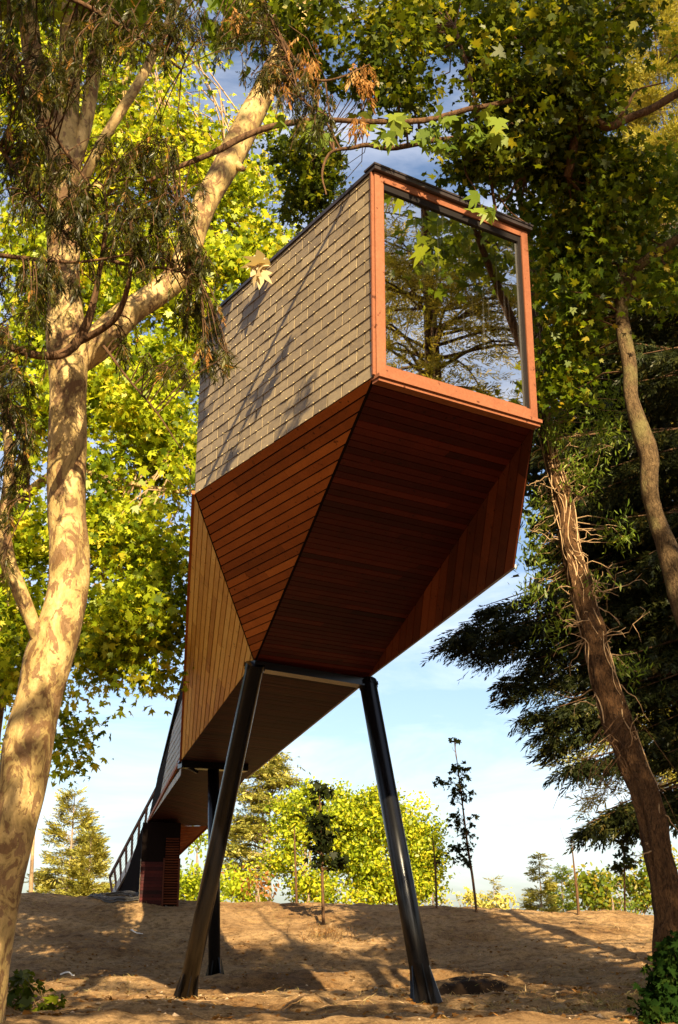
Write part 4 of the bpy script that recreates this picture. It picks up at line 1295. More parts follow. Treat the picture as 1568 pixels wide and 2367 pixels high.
def dark_cedar():
    """big cedar behind the leaning trunk: near-black layered boughs, drooping tips"""
    g = np.random.default_rng(91)
    base = Vv(9.6, 23.0, gz(9.6, 23.0))
    t = thing('cedar_tree', base, 'big dark cedar behind the leaning trunk with drooping blackish boughs against the sky', 'tree')
    b = MB()
    tp = spline([base - Vv(0, 0, .3), base + Vv(-.1, 0, 5), base + Vv(-.3, 0, 11), base + Vv(-.3, 0, 17), base + Vv(-.2, 0, 22)], 40)
    bumpy(b, tp, np.linspace(.5, .06, 40), 14, 5, .07); b.build('trunk', M['bark_dark'], t, True)
    ends = []
    for k in range(52):     # boughs towards the picture
        v1 = g.uniform(560, 1660); u1 = 1240 + g.uniform(0, 1) ** 1.3 * 330
        if v1 > 1330: u1 = g.uniform(1050 + (v1 - 1330) * .75, 1560)
        ends.append((u1, v1, g.uniform(19.5, 23)))
    ends += [(1030, 1468, 20.6), (1070, 1480, 20.9), (1110, 1500, 20.4), (1060, 1440, 20.8), (1120, 1400, 20.8), (1165, 1560, 20.5), (1180, 1590, 20.3), (1215, 1640, 20.3), (1255, 1680, 20.2), (1262, 1710, 20.4), (1310, 1760, 20.2), (1345, 1760, 20.5), (1180, 1450, 20.5), (1210, 1530, 20.6),
             (1355, 1905, 20.0), (1385, 1880, 20.2), (1420, 1860, 20.2), (1450, 1900, 20.4), (1520, 1880, 20), (1560, 1840, 20), (1545, 1740, 20.2), (1480, 1690, 20.4)]
    for k in range(26):     # and round the far sides
        an = g.uniform(-1.2, 2.6); z = g.uniform(5, 21); L = g.uniform(2, 5) * (1.15 - z / 24)
        ends.append((base + Vv(math.cos(an) * L, math.sin(an) * L, z - .8),))
    Ps, Ax = [], []
    for e in ends:
        near = len(e) == 3
        E = aty(*e) if near else e[0]
        zs = min(E[2] + g.uniform(.6, 1.8), base[2] + 21)
        a = tp[np.argmin(np.abs(tp[:, 2] - zs))]
        d = E - a
        ln = spline([a, a + d * .35 + Vv(0, 0, .35), a + d * .7 + Vv(0, 0, .25), E], 16)
        bo = MB(); bo.tube(ln, np.linspace(.05, .006, 16), 5, cap=False); bo.build('bough', M['bark_dark'], t, True)
        side = norm(np.cross(d, (0, 0, 1))); dn_ = norm(d)
        L = np.linalg.norm(d)
        for q in range(int((85 if near else 14) * L)):
            ff = 1 - g.random() ** 1.2 * .8
            i = ff * 14.99; i0 = int(i)
            p = ln[i0] * (1 - i + i0) + ln[i0 + 1] * (i - i0)
            wsp = min(1.0, L * .22) * (1.12 - ff) + .05
            o = g.normal(0, 1)
            p = p + side * o * wsp + Vv(0, 0, -abs(o) * wsp * .35 - abs(g.normal(0, .10)))
            Ps.append(p); Ax.append(norm(dn_ * .7 + side * (np.sign(o) * .5 + g.normal(0, .4)) + Vv(0, 0, g.normal(-.55, .3))))
    spray_cloud('foliage', t, M['cedar_needle'], Ps, Ax, .25, 9, .115, .8, (.42, .24), 93)
    Ci, _ = ell_points([(1420, 780, 200, 200, 24.5, 1.2, 190), (1400, 1050, 190, 200, 24.3, 1.2, 200), (1450, 1280, 170, 130, 24, 1.2, 110), (1480, 1480, 150, 120, 23.8, 1.0, 60), (1380, 640, 170, 80, 24.5, 1.0, 50)], 94)
    leaf_cloud('inner_foliage', t, M['cedar_needle'], Ci, 30, .38, .24, ROUGHQ, .5, .3, (.35, .2), 95)
    return t


dark_cedar()

conifer('conifer_tree', Vv(13.8, 44, gz(13.8, 44)), 40, 5.6, 'tall feathery yellow green conifer lit by the sun at the upper right corner', n=300, mat='pale_needle', spray=.7, per=190, seed=21, shape=.7, droop=.25, blades=8, wid=.07, bark='bark_dark', trunk_r=.15)


def far_base(u, y, dx=0):
    p = aty(u, 2175, y)
    return Vv(p[0] + dx, y, gz(p[0], y))


def ht(u, v, y, b): return aty(u, v, y)[2] - b[2]


def far_conifer(u, vt, y, rad_px, label, **k):
    b = far_base(u, y); h = ht(u, vt, y, b)
    return conifer('conifer_tree', b, h, px(rad_px, Vv(0, y, 3)), label, **k)


far_conifer(150, 1832, 66, 95, 'rounded yellow green pine beyond the bank at the far left', n=110, seed=31, shape=.55, z0=.08, spray=.5, per=46, up=.35, droop=.05, mat='pale_needle')
far_conifer(196, 1925, 60, 70, 'broad spiky young fir in front of the far left pine', n=90, seed=32, shape=.8, z0=.05, spray=.45, per=46, up=.45, droop=-.1, mat='pale_needle')
far_conifer(1256, 1974, 70, 62, 'dark green pointed fir on the horizon right of the tall sapling', n=80, seed=33, shape=.9, z0=.03, spray=.5, per=40, mat='pale_needle')
far_conifer(1306, 2004, 74, 44, 'blunt bushy evergreen right beside the pointed horizon fir', n=70, seed=34, shape=.5, z0=.03, spray=.5, per=40, mat='fresh', up=.3)
far_conifer(1147, 2028, 95, 22, 'tiny pale conifer far off on the horizon', n=40, seed=35, shape=.8, spray=.6, per=14)


def far_cedar():
    y = 66
    b0 = far_base(626, y)
    t = thing('cedar_tree', b0, 'tall sparse cedar with bare pinkish trunks and flat tiers beyond the bank', 'tree')
    X = lambda cx, cy: (522.7 + cx / 3, 1715 + cy / 3)
    b = MB()
    for c in ([(310, 1140, 22), (300, 800, 18), (300, 520, 14), (330, 300, 9), (350, 90, 4)], [(305, 880, 14), (265, 760, 12), (255, 560, 10), (240, 420, 7), (220, 250, 4)], [(205, 1100, 10), (205, 800, 9), (200, 620, 6)], [(300, 690, 10), (345, 650, 6), (352, 640, 4)]):
        p, r = limb([(*X(cx, cy), w / 3, y) for cx, cy, w in c], 24); bumpy(b, p, r, 8, 3, .06)
    b.build('trunk', M['bark_far'], t, True)
    ells = []
    for cx, cy, rx, ry, n in [(345, 110, 45, 30, 10), (330, 170, 90, 30, 18), (250, 215, 110, 34, 24), (400, 270, 90, 26, 18), (330, 300, 90, 28, 16), (150, 330, 60, 26, 10), (180, 385, 110, 36, 26), (330, 420, 90, 34, 20), (270, 460, 110, 30, 20), (120, 540, 90, 30, 18), (100, 610, 90, 26, 18), (210, 600, 80, 30, 14), (130, 660, 90, 22, 14), (60, 725, 60, 18, 10), (140, 780, 80, 26, 14), (40, 770, 60, 26, 10), (30, 860, 50, 40, 12), (120, 920, 80, 40, 14), (240, 850, 60, 30, 8), (60, 1010, 80, 60, 20), (330, 600, 40, 20, 5)]:
        ells.append((*X(cx, cy), rx / 3, ry / 3 * .8, y, 1.2, n))
    C, own = ell_points(ells, 8)
    g = np.random.default_rng(3)
    tr = limb([(*X(cx, cy), w / 3, y) for cx, cy, w in [(310, 1140, 22), (300, 800, 18), (300, 520, 14), (330, 300, 9), (350, 90, 4)]], 40)[0]
    tb = MB()
    for c in C[::2]:
        a = tr[np.argmin(np.abs(tr[:, 2] - c[2] + .3))]; twigs_to(tb, [a], [c], [0], .05, .015, int(abs(c[2] * 999)))
    tb.build('boughs', M['bark_far'], t)
    P = np.repeat(C, 13, 0) + g.normal(size=(len(C) * 13, 3)) * Vv(.40, .40, .08)
    spray_cloud('foliage', t, M['pale_needle'], P, g.normal(size=(len(P), 3)) * Vv(1, 1, .35), .42, 8, .15, .8, (.4, .25), 4)


far_cedar()


def broadleaf(label, u, y, ells, mat='bright_leaf', per=20, sig=.40, size=.34, seed=1, name='broadleaf_tree', tone=(.5, .2), cat='tree', tmpl=OVAL, trunk_px=9, group=None, bark='bark_far', hang=.3, base=None):
    b0 = far_base(u, y) if base is None else base
    t = thing(name, b0, label, cat, group)
    ells = [(e[0], e[1], e[2], e[3], y + (e[4] if len(e) > 4 else 0), px((e[2] + e[3]) * .5, Vv(0, y, 3)) * .9, int(e[5] if len(e) > 5 else e[2] * e[3] / 70)) for e in ells]
    C, own = ell_points(ells, seed, 2.6); C, own = thin(C, own, 1.3, -.05, seed)
    b = MB()
    tops = [aty(e[0], e[1], e[4]) for e in ells]
    hi = max(tops, key=lambda p: p[2])
    r0 = px(trunk_px, Vv(0, y, 3)) / 2
    bumpy(b, spline([b0 - Vv(0, 0, .3), b0 * .6 + hi * .4 + Vv(.2, 0, 0), hi], 20), np.linspace(r0, r0 * .2, 20), 8, seed, .06)
    for tp in tops:
        a = b0 * .55 + hi * .45
        b.tube(spline([a, (a + tp) / 2 + Vv(0, 0, .2), tp], 8), np.linspace(r0 * .5, r0 * .12, 8), 5, cap=False)
    twigs_to(b, tops, C, own, r0 * .16, r0 * .05, seed, 4, .3)
    b.build('trunk', M[bark], t, True)
    leaf_cloud('foliage', t, M[mat], C, per, sig, size, tmpl, hang, .5, tone, seed + 3, face=(.15, -.8, 0))
    return t


broadleaf('broad sunny yellow green tree behind the right front leg of the house', 880, 62,
          [(800, 1900, 60, 60), (860, 1905, 70, 60), (930, 1930, 70, 70), (985, 1975, 40, 60), (900, 2000, 110, 60), (810, 1990, 70, 70), (850, 2055, 130, 45), (780, 2060, 60, 45), (950, 2050, 60, 45), (785, 1850, 28, 26), (880, 1860, 40, 30), (730, 2060, 50, 40), (1005, 1935, 22, 30)], seed=51, size=.175, per=84, tone=(.5, .32))
broadleaf('sunny lime green tree behind the dark leafed sapling, left of the broad one', 700, 58,
          [(700, 1870, 48, 45), (685, 1930, 50, 50), (720, 1950, 45, 50), (665, 1990, 40, 45), (640, 2030, 35, 40), (690, 2050, 60, 40), (715, 1840, 28, 26)], seed=52, size=.165, per=76, tone=(.45, .32))
broadleaf('yellow green bush filling the gap left of the rear leg under the house', 450, 56, [(455, 1960, 35, 40), (440, 2020, 40, 50), (480, 2030, 40, 50), (430, 2060, 40, 30), (500, 2060, 40, 30)], seed=53, size=.17, per=64, tone=(.35, .2), name='shrub', cat='shrub')
broadleaf('pale yellow shrub at the foot of the sparse cedar', 555, 60, [(560, 2050, 30, 36), (530, 2060, 30, 30), (590, 2075, 26, 16)], seed=54, size=.22, per=40, tone=(.55, .2), name='shrub', cat='shrub')
broadleaf('small reddish shrub beside the trunk of the sparse cedar', 592, 57, [(592, 2030, 18, 30), (600, 2055, 16, 22)], mat='dead', seed=55, size=.2, per=10, tone=(.25, .15), name='shrub', cat='shrub')
broadleaf('low light green bush right of the broad sunny tree on the ridge', 1000, 60, [(1000, 2065, 30, 26), (1030, 2080, 26, 16)], seed=56, size=.22, per=36, tone=(.5, .2), name='shrub', cat='shrub')
broadleaf('pale far thicket along the horizon behind the tall sapling', 1085, 95, [(1060, 2082, 36, 14), (1110, 2082, 40, 14), (1170, 2080, 36, 16), (1090, 2074, 20, 12)], seed=57, size=.28, per=36, tone=(.6, .2), name='thicket', cat='thicket', mat='pale_needle', tmpl=OVAL)
broadleaf('olive bushes in a row under the right horizon', 1390, 78, [(1360, 2050, 40, 34), (1420, 2050, 46, 36), (1480, 2045, 44, 40), (1390, 2085, 60, 22), (1460, 2085, 60, 24), (1510, 2010, 26, 50), (1545, 2000, 40, 60)], seed=58, size=.26, per=40, tone=(.55, .3), name='shrub', cat='shrub', mat='plane_leaf')
broadleaf('bright green rounded bush among the olive ones at right', 1418, 66, [(1415, 2075, 34, 30), (1440, 2085, 30, 22)], seed=59, size=.2, per=36, tone=(.5, .2), name='shrub', cat='shrub', mat='fresh')


def pale_trunk_tree():
    y = 58
    b0 = far_base(72, y)
    t = thing('birch_tree', b0, 'slim pale trunk seen between the flaking plane trunk and the far left pine', 'tree')
    b = MB(); p, r = limb([(70, 2140, 10, y), (72, 2050, 10, y), (76, 1960, 8, y), (80, 1850, 7, y), (60, 1700, 5, y)], 24); bumpy(b, p, r, 8, 2, .05)
    b.build('trunk', M['bark_pale'], t, True)
    C, own = ell_points([(40, 1730, 40, 50, y, 1, 30), (75, 1800, 22, 40, y, .6, 10)], 2); leaf_cloud('foliage', t, M['bright_leaf'], C, 12, .35, .3, OVAL, seed=4)


pale_trunk_tree()


# ------------------------------------------------------------------ young planted trees
def sapling(label, pts, ells, mat, size, per, sig, seed, twigs=0):
    ft = ground_at(*pts[0][:2])
    y = ft[1]
    t = thing('sapling', ft, label, 'young tree', 'newly planted saplings')
    b = MB()
    c = [(pts[0][0], pts[0][1] + 12, pts[0][2], y)] + [(u, v, w_, y) for u, v, w_ in pts]
    p, r = limb(c, 26); bumpy(b, p, r, 7, seed, .05)
    g = np.random.default_rng(seed)
    for k in range(twigs):
        i = int(g.uniform(9, 25)); d = norm(Vv(g.normal(), g.normal() * .6, 1.4)); L = g.uniform(.2, .7)
        b.tube([p[i], p[i] + d * L * .5, p[i] + norm(d + Vv(0, 0, .5)) * L], [.008, .006, .003], 4, cap=False)
    if ells:
        E = [(u, v, ru, rv, y, px(ru, ft) * .9, n) for u, v, ru, rv, n in ells]
        C, own = ell_points(E, seed, 2.4)
        for c_ in C:
            a = p[np.argmin(np.abs(p[:, 2] - c_[2] + .25))]; twigs_to(b, [a], [c_], [0], .009, .003, int(abs(c_[2] * 1e4)) % 9999)
    b.build('trunk', M['bark_dark'], t, True)
    if ells: leaf_cloud('foliage', t, M[mat], C, per, sig, size, STAR, .8, .4, (.35, .2), seed + 1)


sapling('sapling with a dense dark leafy head in front of the sunny trees', [(748, 2137, 8), (746, 2050, 7), (744, 1960, 6), (741, 1880, 4), (738, 1815, 2)],
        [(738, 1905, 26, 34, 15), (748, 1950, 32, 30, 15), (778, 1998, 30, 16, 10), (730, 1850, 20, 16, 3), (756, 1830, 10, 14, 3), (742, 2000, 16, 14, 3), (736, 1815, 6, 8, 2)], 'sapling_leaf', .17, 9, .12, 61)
sapling('tallest slim sapling against the open sky with small grey green leaves', [(1102, 2108, 6), (1093, 2030, 6), (1082, 1960, 5), (1072, 1880, 4), (1062, 1800, 3), (1055, 1745, 2), (1051, 1712, 1.5)],
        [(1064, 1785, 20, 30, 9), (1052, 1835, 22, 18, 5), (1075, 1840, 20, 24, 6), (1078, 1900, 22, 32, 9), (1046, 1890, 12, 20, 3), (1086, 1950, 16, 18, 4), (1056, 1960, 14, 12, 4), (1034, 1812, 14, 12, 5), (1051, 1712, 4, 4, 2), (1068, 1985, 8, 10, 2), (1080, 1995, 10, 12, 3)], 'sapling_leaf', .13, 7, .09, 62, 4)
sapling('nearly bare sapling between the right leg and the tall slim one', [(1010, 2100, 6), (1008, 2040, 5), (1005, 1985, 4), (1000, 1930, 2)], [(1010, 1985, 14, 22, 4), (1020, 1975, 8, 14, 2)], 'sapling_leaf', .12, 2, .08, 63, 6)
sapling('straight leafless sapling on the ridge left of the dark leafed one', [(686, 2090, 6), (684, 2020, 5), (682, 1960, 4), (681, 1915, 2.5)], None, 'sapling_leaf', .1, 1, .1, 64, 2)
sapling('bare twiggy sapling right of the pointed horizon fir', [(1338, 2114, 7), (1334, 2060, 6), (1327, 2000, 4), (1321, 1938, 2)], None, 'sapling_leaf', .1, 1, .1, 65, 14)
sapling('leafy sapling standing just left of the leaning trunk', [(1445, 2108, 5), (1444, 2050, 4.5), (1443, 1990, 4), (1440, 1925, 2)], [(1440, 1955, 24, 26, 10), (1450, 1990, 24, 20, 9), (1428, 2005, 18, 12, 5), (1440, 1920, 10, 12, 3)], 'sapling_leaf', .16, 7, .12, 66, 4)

# ------------------------------------------------------------------ small things on the ground
M['white'] = mat_plain('white_plastic', (.75, .73, .70), .5, var=.1)
M['cable'] = mat_plain('grey_cable', (.07, .065, .06), .6, var=.3)
M['stone'] = mat_plain('pale_pebble', (.36, .25, .15), .9, var=.3, scale=3)
M['straw'] = mat_leaf('dry_grass', [(0, (.20, .12, .045)), (.5, (.36, .24, .10)), (1, (.20, .19, .05))], 1.0, .2, .02)


def on_ground(x, y, dz=0.): return Vv(x, y, gz(x, y) + dz)


def cable_coil():
    c = ground_at(278, 2078); g = np.random.default_rng(5)
    b = MB()
    pts = []
    for k in range(260):
        a = k * .2; r = .55 + .42 * math.sin(k * .037 + 1) ** 2 + g.normal(0, .01)
        x, y = c[0] + r * math.cos(a) * 1.05, c[1] + r * math.sin(a) * .9
        pts.append(on_ground(x, y, .03 + .09 * abs(math.sin(k * .05)) + .02 * math.sin(k * .31)))
    for k in range(24): pts.append(on_ground(c[0] + .6 + k * .05, c[1] - .3 - .02 * k + .08 * math.sin(k * .5), .03))
    b.tube(pts, .02, 6)
    o = set_base(b.build('cable_coil', M['cable'])); tag(o, 'loose coil of dark cable lying on the bank left of the dark entrance box', 'cable')


cable_coil()


def strip(u, v, L, bend, label):
    c = ground_at(u, v); b = MB()
    pts = [on_ground(c[0] + (f - .5) * L, c[1] + bend * (f - .5) ** 2 * 2, .04 + .03 * math.sin(f * 5)) for f in np.linspace(0, 1, 12)]
    b.tube(pts, .018, 6)
    o = set_base(b.build('plastic_strip', M['white'])); tag(o, label, 'litter', 'white scraps on the bank')


strip(313, 2160, .32, .5, 'curled white plastic scrap higher up the shaded bank')
strip(160, 2254, .30, -.4, 'bent white plastic scrap low on the shaded bank by the plane trunk')


def stick():
    a = ground_at(650, 2338); d = ground_at(700, 2318)
    b = MB()
    p = [a + Vv(0, 0, .02), a * .6 + d * .4 + Vv(0, 0, .06), a * .3 + d * .7 + Vv(0, .05, .06), d + Vv(.02, 0, .10)]
    b.tube(spline(p, 10), np.linspace(.012, .022, 10), 7, rough=.1)
    b.tube(spline([p[2], p[2] + Vv(.10, 0, .05), p[2] + Vv(.22, 0, .06)], 5), [.013, .01, .009, .007, .005], 5)
    o = set_base(b.build('fallen_branch', M['bark_twig'])); tag(o, 'short forked dead branch on the soil between the two front legs', 'branch')


stick()


def seedling():
    c = ground_at(62, 2335); g = np.random.default_rng(8)
    t = thing('plane_seedling', c, 'leafy green seedling low at the base of the plane trunk', 'plant')
    b = MB(); tips = []
    for u, v in ((40, 2268), (70, 2262), (95, 2280), (60, 2300), (110, 2322), (140, 2318), (30, 2310), (85, 2325), (50, 2330), (118, 2338), (20, 2280), (15, 2330)):
        e = aty(u, v, c[1] + g.uniform(-.25, .25)); b.tube(spline([c, (c + e) / 2 + Vv(0, 0, .08), e], 7), np.linspace(.007, .003, 7), 5, cap=False); tips.append(e)
    b.build('stems', M['bark_twig'], t)
    leaf_cloud('foliage', t, M['shade_leaf'], tips, 7, .05, .13, STAR, .7, .8, (.5, .2), 9)


seedling()


def scatter_blades(name, P, h, mat, seed, tone=(.5, .25), wd_=.05, lean=.9):
    g = np.random.default_rng(seed); n = len(P)
    d = norm(g.normal(size=(n, 3)) * Vv(lean, lean, .2) + Vv(0, 0, .9)); hh = h * g.uniform(.4, 1.3, n)
    s = norm(np.cross(d, g.normal(size=(n, 3)))) * (hh * wd_)[:, None]
    m_ = P + d * (hh * .55)[:, None]; tp = P + d * hh[:, None] - Vv(0, 0, 1) * (hh * .12)[:, None]
    V = np.stack([P - s, P + s, m_ + s * .7, tp, m_ - s * .7], 1).reshape(-1, 3)
    return fast_mesh(name, V, 5, M[mat], None, np.clip(g.normal(tone[0], tone[1], n), 0, 1))


g = np.random.default_rng(12)
# dry grass: thin everywhere on the bank, thicker in tufts
n = 42000
x = g.uniform(-12, 14, n); y = 12 + 31 * g.random(n) ** .8
keep = (vnoise(x * .5, y * .5) + vnoise(x * 1.7 + 5, y * 1.7) * .7 > .12)
x, y = x[keep], y[keep]
cl = []
for (u, v, r, k) in ((757, 2165, .5, 500), (735, 2160, .3, 200), (1440, 2330, .6, 700), (1390, 2320, .5, 350), (1480, 2280, .4, 300), (1300, 2345, .4, 200), (1150, 2330, .4, 150)):
    c = ground_at(u, v); a = g.normal(size=(k, 2)) * r * .5; cl.append(np.stack([c[0] + a[:, 0], c[1] + a[:, 1] * 1.2], 1))
cl = np.vstack(cl)
x = np.concatenate([x, cl[:, 0]]); y = np.concatenate([y, cl[:, 1]])
P = np.stack([x, y, ground_h(x, y) - .005], 1)
o = scatter_blades('dry_grass', P, .10, 'straw', 3, wd_=.045, lean=1.3); tag(o, 'sparse dry straw and grass scattered over the bare bank', 'grass', kind='stuff')

# fallen leaves and crumbs of soil
n = 4200
x = g.uniform(-7, 9, n); y = 11.5 + 24 * g.random(n) ** 1.5
P = np.stack([x, y, ground_h(x, y) + .012], 1)
o = leaf_cloud('leaf_litter', None, M['dead'], P, 1, .005, .07, STAR, 0, 2.2, (.2, .25), 14); tag(o, 'withered brown leaves strewn over the bare soil', 'leaf litter', kind='stuff')
n = 2600
x = g.uniform(-7, 9, n); y = 11.5 + 22 * g.random(n) ** 1.4
s = .010 + .028 * g.random(n) ** 6
oc = np.array([(1, 0, 0), (0, 1, 0), (-1, 0, 0), (0, -1, 0), (0, 0, .7), (0, 0, -.5)])
V = np.stack([x, y, ground_h(x, y)], 1)[:, None] + s[:, None, None] * (oc[None] * g.uniform(.7, 1.4, (n, 6, 1)) + g.normal(0, .12, (n, 6, 3)))
F3 = V[:, [[0, 1, 4], [1, 2, 4], [2, 3, 4], [3, 0, 4], [1, 0, 5], [2, 1, 5], [3, 2, 5], [0, 3, 5]]].reshape(-1, 3)
o = fast_mesh('soil_crumbs', F3, 3, M['stone'], None); tag(o, 'small pebbles and clods loose on the dry soil', 'pebbles', kind='stuff')


# ------------------------------------------------------------------ trees around the viewpoint: they shade the scene and show in the glass
def park_tree(base, balls, label, mat, per, sig, size, seed, tmpl=ROUGHQ, share=.2):
    base = np.asarray(base, float); base[2] = gz(base[0], base[1])
    t = thing('park_tree', base, label, 'tree', 'trees around the viewpoint')
    C = ball_points(balls, seed, 2.4)
    b = MB(); hi = np.asarray(max(balls, key=lambda q: q[0][2])[0], float)
    bumpy(b, spline([base - Vv(0, 0, .3), base * .5 + hi * .5 + Vv(.3, 0, -1), hi], 26), np.linspace(.34, .08, 26), 10, seed, .08)
    for c, r, n in balls:
        a = base * .55 + hi * .45; c = np.asarray(c, float)
        b.tube(spline([a, (a + c) / 2 + Vv(0, 0, .5), c], 10), np.linspace(.16, .05, 10), 6, cap=False)
    own = np.concatenate([[i] * q[2] for i, q in enumerate(balls)])
    twigs_to(b, [np.asarray(q[0], float) for q in balls], C, own, .04, .01, seed, 4, share)
    b.build('trunk', M['bark_dark'], t, True)
    leaf_cloud('foliage', t, M[mat], C, per, sig, size, tmpl, .4, .5, (.45, .2), seed + 2)
    return t


# behind and right: unseen, its crown lobes placed to shade ground and right-hand trees
park_tree((9.5, -4, 0), [((7.2, -3, 12.0), (2.4, 2.2, 1.5), 17), ((10.2, -3, 12.6), (2.6, 2.4, 2.0), 17), ((13, -4, 13.5), (2.4, 2.4, 2.4), 10), ((7.6, -3, 21.8), (2.4, 2.2, 2.2), 26), ((10.6, -4, 23.0), (2.4, 2.4, 2.4), 10), ((13.6, -4, 24.8), (2.6, 2.4, 2.6), 6), ((11, -4, 17.5), (2.2, 2.2, 2.0), 6), ((4.4, -3, 11.0), (1.9, 1.4, .8), 19), ((1.6, -3, 10.9), (1.4, 1.2, .7), 8), ((9.4, -3, 15.6), (2.8, 1.5, 1.1), 17), ((6.2, -3, 14.3), (1.8, 1.3, .8), 9)],
          'unseen tall tree behind the viewer on the right, crown shaped to cast shade', 'shade_leaf', 80, .5, .25, 71)
# behind and left: unseen, lobes set to break the light on plane trunk, cypress
park_tree((-2.5, -5, 0), [((.1, -3, 9.9), (1.2, 1.2, .7), 8), ((.5, -3, 20.0), (1.7, 1.5, 1.9), 46), ((2.2, -3, 10.6), (1.2, 1.1, .7), 10), ((-1, -4, 11.5), (2, 1.6, 1.4), 20)],
          'unseen leafy tree behind the viewer on the left, crown shaped to block sun', 'shade_leaf', 60, .42, .24, 72)
# beyond the right edge, seen mirrored in the window
conifer('cedar_tree', on_ground(11.5, 9.0), 15.8, 4.6, 'dark cedar beyond the right edge, mirrored in the big window', n=250, mat='pale_needle', spray=.30, per=125, seed=73, shape=.5, droop=.25, z0=.2, bark='bark_vine', blades=9, wid=.08, trunk_r=.42, lean=(-2.2, .4))
park_tree((9.5, 12.8, 0), [((6.0, 11.4, 11.6), (1.2, 1.2, .9), 26), ((7.5, 12.2, 12.8), (1.5, 1.4, 1.2), 30), ((8.5, 11, 9.2), (.9, 1.2, .8), 12)],
          'green leafy tree beyond the right edge whose leaves show in the window', 'fresh', 16, .30, .17, 74, STAR)


def caught_leaf():
    e = ROOF_EDGE + nl * .16
    t = thing('withered_leaf', e, 'pale withered leaf cluster caught on the roof edge above the slate wall', 'leaf')
    b = MB(); b.tube(spline([e - nl * .1 + UP * .05, e + UP * .04, e + nl * .05 - UP * .12], 7), np.linspace(.008, .004, 7), 5); b.build('stalk', M['bark_pale'], t)
    leaf_cloud('foliage', t, M['dry_pale'], [e + nl * .05 - UP * .10, e + nl * .06 - UP * .22, e + nl * .03 - UP * .03], 2, .03, .21, STAR, 1.2, .1, (.7, .2), 5, face=(-.3, -.9, .2))


M['dry_pale'] = mat_leaf('bleached_leaf', [(0, (.45, .32, .12)), (1, (.75, .66, .48))], 1.0, .3, .0)
caught_leaf()

# small sticks among the litter
n = 420
x = g.uniform(-6, 8, n); y = 11.8 + 20 * g.random(n) ** 1.5
b = MB()
for k in range(n):
    a = g.uniform(0, 6.28); L = g.uniform(.06, .32); z0 = ground_h(x[k:k + 1], y[k:k + 1])[0] + .012
    d = Vv(math.cos(a), math.sin(a), g.normal(0, .08)) * L
    p0 = Vv(x[k], y[k], z0)
    b.tube([p0, p0 + d * .5 + Vv(0, 0, .01) + g.normal(0, .012, 3) * Vv(1, 1, .2), p0 + d], [.006, .005, .003], 4, cap=False)
o = b.build('fallen_twigs', M['bark_pale']); tag(o, 'thin dry twigs scattered over the bare soil', 'twigs', kind='stuff')

# more of the wood around the clearing
park_tree((-8.5, 3, 0), [((-7.6, 3, 6.5), (2.2, 2.4, 2.4), 40), ((-8.5, 3.5, 11), (2.6, 2.6, 2.6), 46), ((-8, 2, 15), (2.2, 2.2, 2.0), 30)], 'shady tree left of the viewer, beyond the left edge', 'shade_leaf', 46, .5, .30, 81)
park_tree((-10, 11.5, 0), [((-9.2, 11, 5), (2.2, 2.4, 2.6), 44), ((-9.6, 11.5, 10), (2.6, 2.6, 2.8), 50), ((-9.4, 11.5, 15), (2.4, 2.4, 2.4), 34)], 'shady tree beyond the left edge, level with the flaking trunk', 'shade_leaf', 46, .5, .30, 82)
park_tree((-13, 20, 0), [((-12.4, 20, 4.5), (2.4, 2.6, 2.6), 44), ((-12.8, 20, 9), (2.6, 2.8, 2.8), 50)], 'shady tree beyond the left edge, level with the feet of the house', 'shade_leaf', 46, .5, .30, 83)
park_tree((9.5, 3, 0), [((9.0, 2, 5.5), (2.4, 2.6, 2.2), 44), ((12.5, 5, 7.5), (2.4, 2.6, 2.6), 40)], 'shady tree right of the viewer, beyond the right edge', 'shade_leaf', 46, .5, .30, 84)
park_tree((-1, -14, 0), [((-4, -14, 8), (3.2, 2.4, 3.4), 60), ((2, -15, 7), (3.0, 2.4, 3.0), 50), ((-9, -11, 9), (3.0, 2.6, 4.0), 60)], 'shady tree well behind the viewer', 'shade_leaf', 46, .55, .32, 85)


def dry_weeds():
    c = ground_at(757, 2166)
    t = thing('dry_weeds', c, 'low tangle of brown dry weeds on the bank below the dark leafed sapling', 'weeds')
    b = MB(); gg = np.random.default_rng(31); tips = []
    for k in range(90):
        a = gg.uniform(0, 6.28); r = abs(gg.normal(0, .45))
        p0 = on_ground(c[0] + r * math.cos(a) * 1.2, c[1] + r * math.sin(a)); L = gg.uniform(.12, .42)
        d = norm(Vv(gg.normal(0, .6), gg.normal(0, .5), 1)) * L
        b.tube([p0, p0 + d * .6 + gg.normal(0, .02, 3), p0 + d + gg.normal(0, .05, 3)], [.006, .005, .003], 4, cap=False); tips.append(p0 + d * .8)
    b.build('stems', M['bark_twig'], t)
    leaf_cloud('foliage', t, M['dead'], tips, 7, .06, .05, LANCE, .3, .5, (.15, .2), 33)


dry_weeds()

SUN_EL_DEG, SUN_E, SKY_E, EXPO = 32, 5.0, .062, 1.68

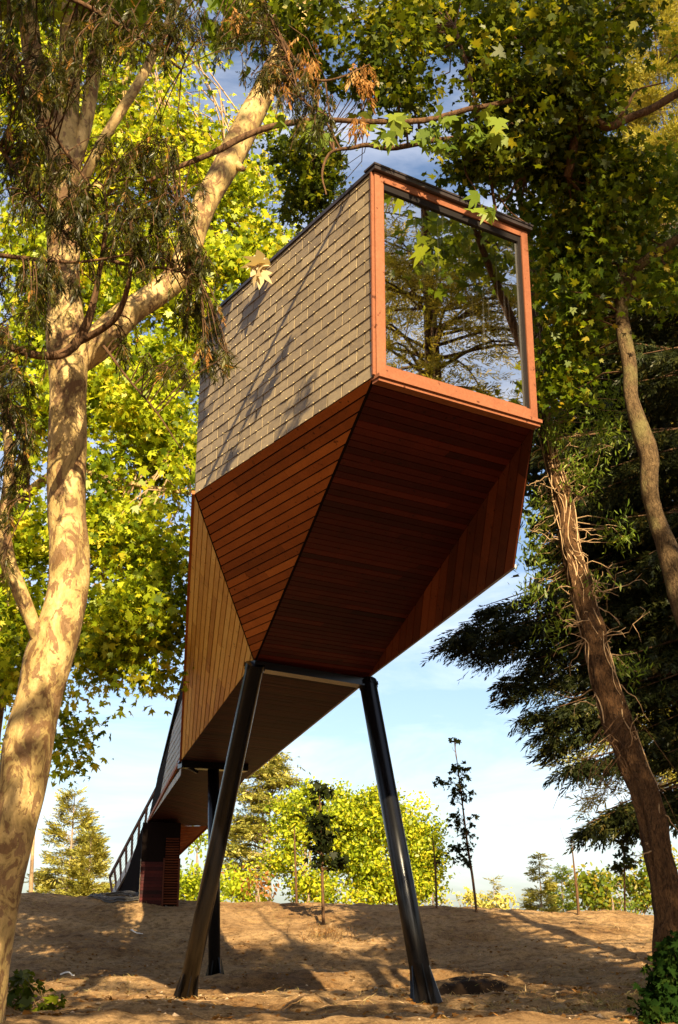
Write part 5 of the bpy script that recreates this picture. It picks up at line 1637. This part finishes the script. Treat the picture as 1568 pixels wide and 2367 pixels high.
# ------------------------------------------------------------------ light, sky, camera
SUN_EL, SUN_AZ = math.radians(SUN_EL_DEG), math.radians(167)      # azimuth clockwise from +Y
sd_ = Vv(math.sin(SUN_AZ) * math.cos(SUN_EL), math.cos(SUN_AZ) * math.cos(SUN_EL), math.sin(SUN_EL))
ld_ = bpy.data.lights.new('sun', 'SUN'); ld_.energy = SUN_E; ld_.angle = math.radians(.45); ld_.color = (1, .82, .53)
so = bpy.data.objects.new('sun', ld_); COL.objects.link(so); so.location = (10, -20, 30)
import mathutils
so.rotation_euler = mathutils.Vector(sd_).to_track_quat('Z', 'Y').to_euler()

w = bpy.data.worlds.new('World'); SC.world = w; w.use_nodes = True
nt = w.node_tree; nt.nodes.clear()
wo = nt.nodes.new('ShaderNodeOutputWorld'); bg = nt.nodes.new('ShaderNodeBackground')
sk = nt.nodes.new('ShaderNodeTexSky'); sk.sky_type = 'NISHITA'; sk.sun_disc = False
sk.sun_elevation = SUN_EL; sk.sun_rotation = SUN_AZ
sk.air_density = 1.0; sk.dust_density = 2.4; sk.ozone_density = 1.0; sk.altitude = 300
bg.inputs['Strength'].default_value = SKY_E
# thin wisps of high cloud
tc = nt.nodes.new('ShaderNodeTexCoord'); mp = nt.nodes.new('ShaderNodeMapping')
mp.inputs['Scale'].default_value = (1.6, 1.6, 7.0); mp.inputs['Rotation'].default_value = (.12, .25, .2)
nt.links.new(tc.outputs['Generated'], mp.inputs['Vector'])
cn = noise(nt, 2.6, 7, .6, mp.outputs[0], .5)
cr = ramp(nt, [(.43, (0, 0, 0)), (.8, (.45, .45, .45))]); nt.links.new(cn.outputs['Fac'], cr.inputs[0])
sc_ = mixc(nt, cr.outputs[0], sk.outputs[0], (9.5, 9.2, 9.4))
nt.links.new(sc_, bg.inputs[0]); nt.links.new(bg.outputs[0], wo.inputs[0])

cd = bpy.data.cameras.new('camera'); co = bpy.data.objects.new('camera', cd); COL.objects.link(co)
co.location = (0, 0, CAM_Z); co.rotation_euler = (math.pi / 2 + PITCH, 0, 0)
cd.sensor_fit = 'VERTICAL'; cd.sensor_height = 36; cd.lens = 36 * F / 2367.0
cd.clip_start = .05; cd.clip_end = 3000
SC.camera = co
SC.view_settings.view_transform = 'Standard'; SC.view_settings.look = 'None'
SC.view_settings.exposure = EXPO; SC.view_settings.gamma = 1
SC.cycles.max_bounces = 8; SC.cycles.transparent_max_bounces = 8
